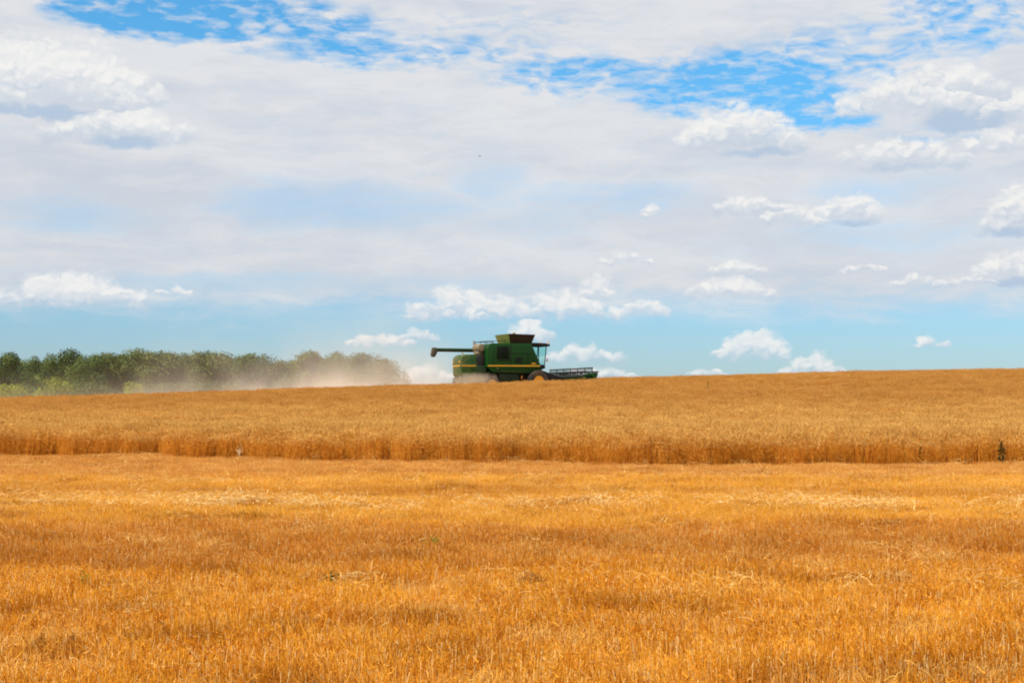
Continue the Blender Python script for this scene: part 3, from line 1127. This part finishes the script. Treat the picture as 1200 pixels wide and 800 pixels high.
# feeder house
MB().prism([(0.2, 1.95), (0.75, 1.98), (3.20, 1.22), (3.20, 0.50), (0.9, 0.95), (0.2, 1.2)], -0.75, 0.75, 0.04).build('feeder_house', BLACK, combine)

# header with reel
HW = 4.55
hd = MB()
hd.prism([(3.10, 0.42), (3.10, 1.38), (3.22, 1.42), (3.24, 0.50), (4.50, 0.36), (4.50, 0.31), (3.2, 0.36)], -HW, HW, 0.0)
hd.tube([(3.14, -HW, 1.40), (3.14, HW, 1.40)], 0.07, 8)
header = hd.build('header', HDARK, combine)
aug = MB()
aug.tube([(3.62, -HW + 0.1, 0.78), (3.62, HW - 0.1, 0.78)], 0.20, 16)
for s in (-1, 1):
    nseg = 90
    ring = []
    for k in range(nseg + 1):
        t = k / nseg
        yy = s * (0.5 + (HW - 0.7) * t)
        an = s * t * 2 * math.pi * 7
        c_, s_ = math.cos(an), math.sin(an)
        ring.append((aug.bm.verts.new((3.62 + 0.2 * c_, yy, 0.78 + 0.2 * s_)), aug.bm.verts.new((3.62 + 0.32 * c_, yy, 0.78 + 0.32 * s_))))
    for k in range(nseg):
        aug.bm.faces.new((ring[k][0], ring[k][1], ring[k + 1][1], ring[k + 1][0]))
aug.build('header_auger', STEEL, header)
RX, RZ, RR = 4.05, 1.46, 0.66
MB().tube([(RX, -HW + 0.2, RZ), (RX, HW - 0.2, RZ)], 0.075, 12).build('reel_shaft', BLACK, header)
for k in range(6):
    an = k * math.pi / 3 + 0.52
    bx_, bz_ = RX + RR * math.cos(an), RZ + RR * math.sin(an)
    bt = MB()
    bt.tube([(bx_, -HW + 0.15, bz_), (bx_, HW - 0.15, bz_)], 0.055, 8)
    yy = -HW + 0.2
    while yy < HW - 0.15:
        bt.tube([(bx_, yy, bz_), (bx_ - 0.07, yy, bz_ - 0.30)], 0.017, 5)
        yy += 0.152
    bt.build('reel_bat', BLACK, header)
for k in range(7):
    yy = -HW + 0.25 + k * (2 * HW - 0.5) / 6
    sp_ = MB()
    for j in range(6):
        an = j * math.pi / 3 + 0.52
        an2 = an + math.pi / 3
        sp_.tube([(RX, yy, RZ), (RX + RR * math.cos(an), yy, RZ + RR * math.sin(an))], 0.04, 6)
        sp_.tube([(RX + 0.62 * RR * math.cos(an), yy, RZ + 0.62 * RR * math.sin(an)), (RX + 0.62 * RR * math.cos(an2), yy, RZ + 0.62 * RR * math.sin(an2))], 0.016, 6)
    sp_.lathe((RX, yy, RZ), [(0.05, -0.04), (0.13, -0.03), (0.13, 0.03), (0.05, 0.04)], 12)
    sp_.build('reel_spider', BLACK, header)
for sy in (-1, 1):
    ep = MB()
    ep.prism([(3.02, 0.35), (3.02, 1.35), (3.5, 1.55), (4.0, 1.42), (4.7, 0.95), (5.25, 0.45), (5.3, 0.32), (4.4, 0.28)], sy * (HW + 0.0), sy * (HW + 0.10), 0.03)
    ep.build('end_panel', GREEN, header)
    dr = MB()
    dr.lathe((4.05, sy * (HW + 0.20), 1.40), [(0.06, -0.08), (0.24, -0.07), (0.27, 0.0), (0.24, 0.07), (0.06, 0.08)], 20)
    dr.prism([(3.1, 1.38), (3.1, 1.56), (4.1, 1.70), (4.4, 1.60), (4.4, 1.48)], sy * (HW + 0.13), sy * (HW + 0.24), 0.02)
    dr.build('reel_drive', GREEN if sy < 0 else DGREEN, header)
    cd = MB()
    cd.tube([(5.2, sy * (HW + 0.05), 0.40), (5.75, sy * (HW + 0.05), 0.22)], 0.13, 10, 0.02)
    cd.build('crop_divider', DGREEN, header)
cb = MB()
cb.box((4.55, 0, 0.34), (0.12, 2 * HW, 0.03))
yy = -HW + 0.05
while yy < HW:
    cb.tube([(4.55, yy, 0.34), (4.70, yy, 0.33)], 0.018, 5, 0.005)
    yy += 0.1524
cb.build('cutter_bar', STEEL, header)


# ------------------------------------------------------------------ trees
def leaf_mat(name, a, b, hi):
    m, gr, bs, nt = new_mat(name)
    rnd, part, _ = gr.sep(gr.attr('tint'))
    oi = gr.rnd()
    c = gr.mix((rnd * 0.7 + part * 0.5 - 0.1).clamp(), a, b)
    c = gr.mix(gr.smooth(part, 0.62, 1.0) * 0.6, c, hi)
    c = gr.mix(gr.smooth(oi, 0.3, 1.0) * 0.3, c, (0.10, 0.135, 0.030))
    lk(nt, c, bs.inputs['Base Color'])
    bs.inputs['Roughness'].default_value = 0.6
    bs.inputs['Specular IOR Level'].default_value = 0.25
    tr = nt.nodes.new('ShaderNodeBsdfTranslucent')
    lk(nt, c, tr.inputs['Color'])
    mx = nt.nodes.new('ShaderNodeMixShader')
    mx.inputs[0].default_value = 0.18
    nt.links.new(bs.outputs[0], mx.inputs[1])
    nt.links.new(tr.outputs[0], mx.inputs[2])
    nt.links.new(mx.outputs[0], nt.nodes['Material Output'].inputs['Surface'])
    return m


LEAF = {'dark': leaf_mat('dark_leaves', (0.024, 0.050, 0.010), (0.066, 0.110, 0.018), (0.12, 0.165, 0.028)),
        'mid': leaf_mat('green_leaves', (0.048, 0.086, 0.012), (0.115, 0.165, 0.024), (0.19, 0.235, 0.036)),
        'olive': leaf_mat('olive_leaves', (0.060, 0.082, 0.016), (0.135, 0.155, 0.032), (0.21, 0.215, 0.048)),
        'lime': leaf_mat('yellow_green_leaves', (0.14, 0.17, 0.012), (0.30, 0.32, 0.022), (0.40, 0.40, 0.035))}
m_bark, gr, bs, nt = new_mat('bark')
nb = gr.noise(gr.obj_coord(), 6.0, 5, 0.6)
lk(nt, gr.mix(nb, (0.045, 0.034, 0.024), (0.14, 0.11, 0.08)), bs.inputs['Base Color'])
bs.inputs['Roughness'].default_value = 0.9


def tree_meshes(seed, wide, low, lobes, n_leaf, lsize, top_bias=0.0):
    """unit tree one metre tall scaled to 10: crown of leaf sprays round many lobes, trunk with limbs"""
    rs = random.Random(seed)
    Ht = 10.0
    cents = []
    for i in range(lobes):
        t = rs.random()
        z = Ht * (low + (0.93 - low) * t)
        prof = math.sin(math.pi * min(1, max(0.06, ((z / Ht - low) / (1.02 - low)) ** (0.75 + top_bias)))) ** 0.6
        rad = wide * Ht * 0.5 * prof * math.sqrt(rs.uniform(0.15, 1.0))
        an = rs.random() * 6.283
        sz = rs.uniform(0.13, 0.235) * Ht * (0.7 + 0.5 * wide)
        cents.append((rad * math.cos(an), rad * math.sin(an), min(z, Ht * 0.97 - sz * 0.7), sz, rs.random()))
    V_, F_, T_ = [], [], []
    for i in range(n_leaf):
        cx, cy, cz, sz, cr = rs.choice(cents)
        d = Vector((rs.gauss(0, 1), rs.gauss(0, 1), rs.gauss(0, 1)))
        d.normalize()
        r = sz * (rs.random() ** 0.35) * (1.0 + 0.14 * rs.gauss(0, 1) * (rs.random() < 0.25))
        p = Vector((cx, cy, cz)) + Vector((d.x, d.y, d.z * 0.8)) * r
        nrm = (d * 1.5 + Vector((rs.gauss(0, .45), rs.gauss(0, .45), rs.gauss(0.15, .45)))).normalized()
        u = nrm.orthogonal().normalized()
        u.rotate(Matrix.Rotation(rs.random() * 6.283, 3, nrm))
        w = nrm.cross(u)
        L = lsize * rs.uniform(0.6, 1.5)
        B = L * rs.uniform(0.4, 0.8)
        k = len(V_)
        bend = nrm * (-0.2 * L)
        V_ += [p - u * L * .5 + bend, p - w * B * .5, p + u * L * .5 + bend, p + w * B * .5]
        F_.append((k, k + 1, k + 2, k + 3))
        T_ += [(rs.random(), cr, 0, 1)] * 4
    cm = np_mesh('crown', np.array([tuple(v) for v in V_]), np.array(F_))
    at = cm.color_attributes.new('tint', 'FLOAT_COLOR', 'POINT')
    at.data.foreach_set('color', np.array(T_, np.float32).ravel())
    cm.materials.append(LEAF['mid'])
    tb = MB()
    tb.tube([(0, 0, -0.4), (0.05, 0.02, Ht * 0.2), (rs.gauss(0, .12), rs.gauss(0, .12), Ht * 0.5), (rs.gauss(0, .2), rs.gauss(0, .2), Ht * 0.86)], 0.22, 8, 0.04)
    for (cx, cy, cz, sz, cr) in cents[:18]:
        z0 = max(Ht * 0.12, cz * rs.uniform(0.45, 0.7))
        tb.tube([(0.03, 0, z0), (cx * 0.5, cy * 0.5, z0 + (cz - z0) * 0.6), (cx, cy, cz)], 0.085, 6, 0.02)
    bmesh.ops.recalc_face_normals(tb.bm, faces=tb.bm.faces)
    tm = bpy.data.meshes.new('trunk')
    tb.bm.to_mesh(tm)
    tb.bm.free()
    tm.materials.append(m_bark)
    return cm, tm


KINDS = {'broad': [tree_meshes(s, 0.85, 0.08, 30, 11000, 0.30) for s in (1, 2, 3)],
         'round': [tree_meshes(s, 1.0, 0.05, 32, 11000, 0.30) for s in (4, 5)],
         'tall': [tree_meshes(s, 0.42, 0.08, 40, 5000, 0.34) for s in (6, 7)],
         'bush': [tree_meshes(s, 1.35, 0.00, 40, 5000, 0.40, 0.1) for s in (8, 9)]}
TREE_NO = 0


def tree(px, top, y, kind, colour, label, wpx=None, name='tree', base_drop=0.0, group='trees of the wood beyond the crest'):
    """a tree whose foot stands on the ground beyond the crest and whose top shows at the given height"""
    global TREE_NO
    TREE_NO += 1
    rs = random.Random(900 + TREE_NO)
    X = (px - 600) * 0.0006 * y
    z = float(height(X, y))
    ztop = EYE + (474 - top) * 0.0006 * y
    s = (ztop - z) / 9.9
    root = empty(name, (X, y, z), rs.random() * 6.283, 1.0)
    tag(root, label, 'bush' if name == 'bush' else 'tree', group)
    w = s
    cm, tm = rs.choice(KINDS[kind])
    if wpx:
        kw = {'broad': 0.85, 'round': 1.0, 'tall': 0.42, 'bush': 1.35}[kind]
        w = 1.32 * wpx * 0.0006 * y / (kw * 10 * 1.1)
    for nm, me in (('crown', cm), ('trunk', tm)):
        o = bpy.data.objects.new(nm, me)
        COL.objects.link(o)
        o.parent = root
        o.scale = (w, w, s)
        if nm == 'crown':
            o.material_slots[0].link = 'OBJECT'
            o.material_slots[0].material = LEAF[colour]
    return root


T = tree
T(3, 412, 246, 'broad', 'dark', 'dark green tree cut by the photo edge at the outer end of the wood', 40)
T(30, 425, 262, 'broad', 'dark', 'low dark tree in the dip beside the tree at the photo edge', 34)
T(56, 414, 252, 'round', 'mid', 'broad green tree just before the tall narrow dark tree', 44)
T(80, 407, 256, 'tall', 'dark', 'tall narrow dark tree standing above its neighbours', 24)
T(104, 414, 248, 'round', 'mid', 'rounded green tree just past the tall narrow dark tree', 40)
T(132, 412, 254, 'round', 'olive', 'wide olive tree rising towards the highest part of the wood', 46)
T(156, 407, 262, 'broad', 'olive', 'highest broad olive tree at the first hump of the wood', 42)
T(182, 410, 252, 'broad', 'olive', 'olive tree just past the hump, the bright bush at its foot', 44)
T(208, 412, 258, 'round', 'olive', 'dusty olive tree in the level middle of the wood', 40)
T(236, 410, 250, 'broad', 'olive', 'hazy olive tree at the far end of the level treetops', 40)
T(256, 411, 262, 'tall', 'olive', 'slim olive tree before the dip in the treetops', 26)
T(277, 416, 256, 'broad', 'olive', 'lower dusty tree beside the dark round tree', 34)
T(302, 413, 240, 'round', 'dark', 'dark round tree with a crown reaching down to the wheat', 48)
T(336, 421, 258, 'broad', 'olive', 'low pale tree in the dusty gap of the wood', 36)
T(366, 410, 246, 'broad', 'olive', 'dust veiled tree with a pointed top past the gap', 36)
T(392, 413, 256, 'broad', 'dark', 'dark tree wedged between the pointed tree and the green tree', 30)
T(402, 411, 244, 'round', 'mid', 'fresh green rounded tree near the combine end of the wood', 40)
T(428, 412, 250, 'round', 'dark', 'dark dense tree behind the last rising dust', 44)
T(450, 420, 246, 'broad', 'olive', 'last but one tree on the slope down to the end of the wood', 34)
T(468, 434, 242, 'bush', 'olive', 'low last tree at the combine end of the wood', 26)
for (px, top, y) in ((84, 424, 275), (93, 420, 282), (18, 420, 275), (44, 421, 280), (68, 420, 278), (118, 418, 275), (145, 415, 284), (170, 413, 280), (196, 415, 282),
                     (222, 414, 276), (246, 416, 282), (266, 420, 278), (290, 419, 280), (318, 423, 276), (348, 421, 280), (380, 418, 278),
                     (414, 416, 280), (440, 420, 274)):
    T(px, top, y, 'broad', random.choice(['dark', 'olive', 'mid']), 'tree of the back row filling a gap between front trees', 36, group='back row of the wood')
B = lambda *a: tree(*a, name='bush', group='bushes along the front of the wood')
B(14, 449, 228, 'bush', 'lime', 'yellow green bush at the photo edge before the dark trees', 44)
B(70, 440, 226, 'bush', 'lime', 'large yellow green bush below the tall narrow dark tree', 46)
B(112, 446, 228, 'bush', 'olive', 'wide dull olive bush between the two yellow green bushes', 60)
B(158, 446, 224, 'bush', 'lime', 'small brightest yellow green bush below the first hump', 26)
B(200, 447, 230, 'bush', 'olive', 'olive bush just past the small bright bush', 44)
B(255, 444, 230, 'bush', 'olive', 'hazy olive bush beside the dark round tree', 50)
B(338, 442, 230, 'bush', 'olive', 'dusty bush filling the gap in the wood', 44)
B(96, 446, 234, 'bush', 'mid', 'mid green bush tucked just past the large yellow green bush', 40)
B(180, 448, 236, 'bush', 'dark', 'dark bush past the small brightest bush', 44)
B(228, 447, 236, 'bush', 'mid', 'green bush between the two hazy olive bushes', 44)
B(36, 447, 236, 'bush', 'mid', 'green bush in the dip between the yellow green bushes', 50)
B(290, 447, 234, 'bush', 'mid', 'low bush right below the dark round tree', 50)
B(385, 444, 234, 'bush', 'olive', 'dust covered bush below the wedged dark tree', 60)
B(430, 438, 230, 'bush', 'olive', 'low bush behind the dust below the dark dense tree', 50)


# ------------------------------------------------------------------ weeds, clod, bird
def weed_mat(name, a, b):
    m, gr, bs, nt = new_mat(name)
    nn = gr.noise(gr.obj_coord(), 18.0, 3, 0.6)
    lk(nt, gr.mix(nn, a, b), bs.inputs['Base Color'])
    bs.inputs['Roughness'].default_value = 0.85
    bs.inputs['Specular IOR Level'].default_value = 0.08
    return m


WG = weed_mat('dark_weed', (0.024, 0.021, 0.006), (0.060, 0.048, 0.012))
WO = weed_mat('olive_weed', (0.075, 0.075, 0.015), (0.14, 0.12, 0.025))
WP = weed_mat('dead_stalk', (0.45, 0.32, 0.17), (0.62, 0.48, 0.28))
WY = weed_mat('green_tuft', (0.15, 0.13, 0.015), (0.30, 0.24, 0.03))


def weed(px, y, hgt, mat, label, seed, spread=0.35, n=9, leaf=0.09, name='weed', group='weeds in the field', lift=0.0):
    rs = random.Random(seed)
    random.seed(seed)
    X = (px - 600) * 0.0006 * y
    root = empty(name, (X, y, float(height(X, y)) + lift), 0, 0.2)
    tag(root, label, 'weed', group)
    st, lv = MB(), Stalks()
    for k in range(n):
        an = rs.random() * 6.283
        t = rs.uniform(0.45, 1.0) if k else 1.0
        sp_ = spread * hgt * (1.1 - t * 0.6) * rs.uniform(0.2, 1)
        e = Vector((math.cos(an) * sp_, math.sin(an) * sp_, hgt * t))
        mid = Vector((e.x * 0.3, e.y * 0.3, e.z * 0.6))
        st.tube([(0, 0, -0.03), mid, e], 0.007, 5, 0.003)
        for j in range(9):
            q = Vector((0, 0, 0)).lerp(mid, j / 4) if j < 4 else mid.lerp(e, (j - 4) / 4)
            a2 = rs.random() * 6.283
            L = leaf * rs.uniform(0.5, 1.3)
            dv = np.array((math.cos(a2), math.sin(a2), rs.uniform(0, .8))) * L
            p0 = np.array(q)
            lv.ribbon([p0, p0 + dv * 0.5 + np.array((0, 0, .01)), p0 + dv], L * 0.42, rs.random(), 0.0, 0.3)
    st.build('stem', mat, root)
    me = lv.mesh('leaves', mat)
    o = bpy.data.objects.new('leaves', me)
    COL.objects.link(o)
    o.parent = root
    return root


weed(1171, 40.7, 0.66, WG, 'dark leafy weed standing at the cut wheat edge near the photo side', 21, 0.20, 11, 0.12)
weed(1077, 40.3, 0.68, WO, 'faint olive weed half hidden in the cut wheat edge', 22, 0.16, 7, 0.07)
weed(281, 43.9, 0.42, WP, 'pale dead stalk at the foot of the cut wheat edge', 23, 0.5, 7, 0.07)
weed(829, 96.0, 1.45, WO, 'lone tall thin weed poking out of the wheat on the slope', 24, 0.12, 4, 0.10)
weed(510, 16.6, 0.17, WY, 'small green tuft in the brown stubble strip, midway across', 25, 1.0, 9, 0.035)
weed(103, 13.2, 0.15, WY, 'small green tuft low in the near stubble, far to one side', 26, 1.0, 9, 0.035)
weed(393, 13.4, 0.15, WO, 'olive tuft in the near stubble between the two green tufts', 27, 1.0, 8, 0.035)

# clod of soil and matted straw; two lumps made in place of dark holes
m_clod = weed_mat('clod_earth', (0.13, 0.050, 0.010), (0.30, 0.12, 0.025))
m_mat = weed_mat('matted_straw', (0.26, 0.10, 0.014), (0.58, 0.27, 0.045))


def clod(px, y, size, lift, label, seed, n_straw):
    X = (px - 600) * 0.0006 * y
    root = empty('soil_clod', (X, y, float(height(X, y))), 0.3, 0.2)
    tag(root, label, 'clod', 'clods in the stubble')
    b = bmesh.new()
    bmesh.ops.create_icosphere(b, subdivisions=4, radius=1.0)
    for v in b.verts:
        p = v.co.copy()
        q = p + Vector((seed * 3.1, 0, 0))
        k = 1 + 0.35 * mnoise.fractal(q * 1.7, 1.0, 2.0, 5) + 0.14 * mnoise.fractal(q * 6.0, 1.0, 2.0, 4)
        v.co = Vector((p.x * size * k, p.y * size * 0.85 * k, p.z * size * 0.8 * k * (1.0 - 0.5 * max(0, p.x)) + lift))
    me = bpy.data.meshes.new('earth')
    b.to_mesh(me)
    b.free()
    me.materials.append(m_clod)
    o = bpy.data.objects.new('earth', me)
    COL.objects.link(o)
    o.parent = root
    random.seed(77 + seed)
    s = Stalks()
    for i in range(n_straw):
        an, r0 = random.random() * 6.283, size * random.uniform(0.3, 1.4)
        p = np.array((math.cos(an) * r0, math.sin(an) * r0 * 0.8, lift + size * 0.85 * (1 - r0 / size / 1.5) + random.uniform(-.02, .02)))
        a2 = random.random() * 6.283
        d = np.array((math.cos(a2), math.sin(a2), random.gauss(0, .5))) * random.uniform(0.02, 0.07)
        s.stem([p - d, p + d], 0.005, random.random() * 0.5, 0.0)
    o = bpy.data.objects.new('matted_straw', s.mesh('matted_straw', m_mat))
    COL.objects.link(o)
    o.parent = root


clod(622, 12.9, 0.125, 0.055, 'largest dark brown clod of earth and matted straw, heaped in the middle stubble', 0, 190)
clod(50, 9.7, 0.045, 0.08, 'small dark lump made in place of a dark hole in the nearest stubble, the outer one of two', 1, 14)
clod(87, 9.8, 0.05, 0.08, 'small dark lump made in place of a dark hole in the nearest stubble, the inner one of two', 2, 16)

# far bird
bd = (562.5 - 600) * 0.0006, (400 - 183) * 0.0006
p_ = math.atan(PITCH)
dist = 150.0
bird = MB()
bird.lathe((0, 0, 0), [(0.005, -0.17), (0.03, -0.11), (0.055, 0.0), (0.045, 0.09), (0.03, 0.13), (0.004, 0.17)], 10, 'x')
bo_loc = (bd[0] * dist, (math.cos(p_) - bd[1] * math.sin(p_)) * dist, EYE + (math.sin(p_) + bd[1] * math.cos(p_)) * dist)
bird.prism([(-0.17, 0.0), (-0.30, 0.02), (-0.30, -0.01), (-0.17, -0.02)], -0.03, 0.03)
bo = bird.build('bird', CANVAS)
bo.location = bo_loc
bo.scale = (0.62, 0.62, 0.62)
tag(bo, 'tiny dark bird gliding high in the pale cloud', 'bird')
for sy in (-1, 1):
    w_ = MB()
    w_.sheet([(0.07, sy * 0.02, 0.01), (-0.07, sy * 0.02, 0.01), (-0.10, sy * 0.42, 0.10), (-0.02, sy * 0.40, 0.11)], 0.01)
    w_.build('wing', BLACK, bo)


# ------------------------------------------------------------------ dust raised by the machine
def dust_mat(name, color, density, body_fn, aniso=0.2):
    m = bpy.data.materials.new(name)
    m.use_nodes = True
    nt = m.node_tree
    for n_ in list(nt.nodes):
        nt.nodes.remove(n_)
    gr = G(nt)
    d = body_fn(gr)
    pv = nt.nodes.new('ShaderNodeVolumePrincipled')
    pv.inputs['Color'].default_value = (*color, 1)
    pv.inputs['Anisotropy'].default_value = aniso
    lk(nt, d * density, pv.inputs['Density'])
    out = nt.nodes.new('ShaderNodeOutputMaterial')
    nt.links.new(pv.outputs[0], out.inputs['Volume'])
    return m


def dust_trail(gr):
    x, y, z = gr.sep(gr.pos())
    zz = z - (x * 0.028 + 3.0)
    n1 = gr.noise(gr.vec(x, y, z * 0.9), 0.085, 5, 0.55, 0.4)
    n2 = gr.noise(gr.vec(x + 50.0, y, z * 0.8), 0.25, 5, 0.6, 0.5)
    n_ = n1 * 0.55 + n2 * 0.45
    # thick near the ground, drifting up in puffs; thins out with distance behind the machine
    low = gr.math('POWER', 2.718, zz.max(0.0) * -0.85)
    high = gr.math('POWER', 2.718, zz.max(0.0) * -0.20)
    along = gr.smooth(x, -46.0, -12.0)
    side = gr.smooth(x * -1.0, 4.0, 9.0) * (1.0 - gr.smooth(x, -16.0, -6.0) * gr.smooth(zz, 2.5, 6.0) * 0.8)
    edge = gr.smooth(y, 125.5, 128.5) * (1.0 - gr.smooth(y, 146.0, 154.0))
    topf = 1.0 - gr.smooth(zz, 6.5, 9.5)
    puff = gr.smooth(n_, 0.45, 0.58)
    puff2 = gr.smooth(n_, 0.40, 0.56)
    return (low * puff2 * 1.0 + high * puff * 0.55 * along + 0.006) * (0.20 + along * 0.80) * side * edge * topf


def box_mesh(name, lo, hi, mat, label, cat):
    b = MB().box(((lo[0] + hi[0]) / 2, (lo[1] + hi[1]) / 2, (lo[2] + hi[2]) / 2), (hi[0] - lo[0], hi[1] - lo[1], hi[2] - lo[2]))
    o = b.build(name, mat, smooth=False)
    tag(o, label, cat, kind='stuff')
    return o


dm = dust_mat('field_dust', (0.99, 0.94, 0.86), 0.095, dust_trail)
box_mesh('dust_trail', (-68, 125, 0.3), (-3.5, 155, 13.0), dm, 'tan dust drifting behind the combine before the trees', 'dust')

TAIL = combine.matrix_world


def chaff_plume(gr):
    x, y, z = gr.sep(gr.obj_coord())
    n1 = gr.noise(gr.vec(x, y, z), 0.9, 5, 0.6, 0.4)
    a = (x + 0.2) / 2.6
    b_ = y / 1.5
    c_ = (z + 0.55) / 1.15
    f = 1.0 - (a * a + b_ * b_ + c_ * c_)
    return gr.smooth(f + (n1 - 0.5) * 1.4, 0.0, 0.9)


b = bmesh.new()
bmesh.ops.create_icosphere(b, subdivisions=3, radius=1.0)
for v in b.verts:
    v.co = Vector((v.co.x * 3.0, v.co.y * 1.9, v.co.z * 1.6 - 0.2))
me = bpy.data.meshes.new('chaff_dust')
b.to_mesh(me)
b.free()
me.materials.append(dust_mat('chaff_dust', (0.90, 0.76, 0.60), 0.75, chaff_plume))
o = bpy.data.objects.new('chaff_dust', me)
COL.objects.link(o)
hx, hy = math.cos(TH), math.sin(TH)
lx_, n_ = -5.9, 1.6
o.location = (CX + lx_ * hx + n_ * hy, CY + lx_ * hy - n_ * hx, CZ + 1.25)
o.rotation_euler = (0, 0, TH)
tag(o, 'thick mauve brown puff of chaff dust at the tail of the combine', 'dust', kind='stuff')
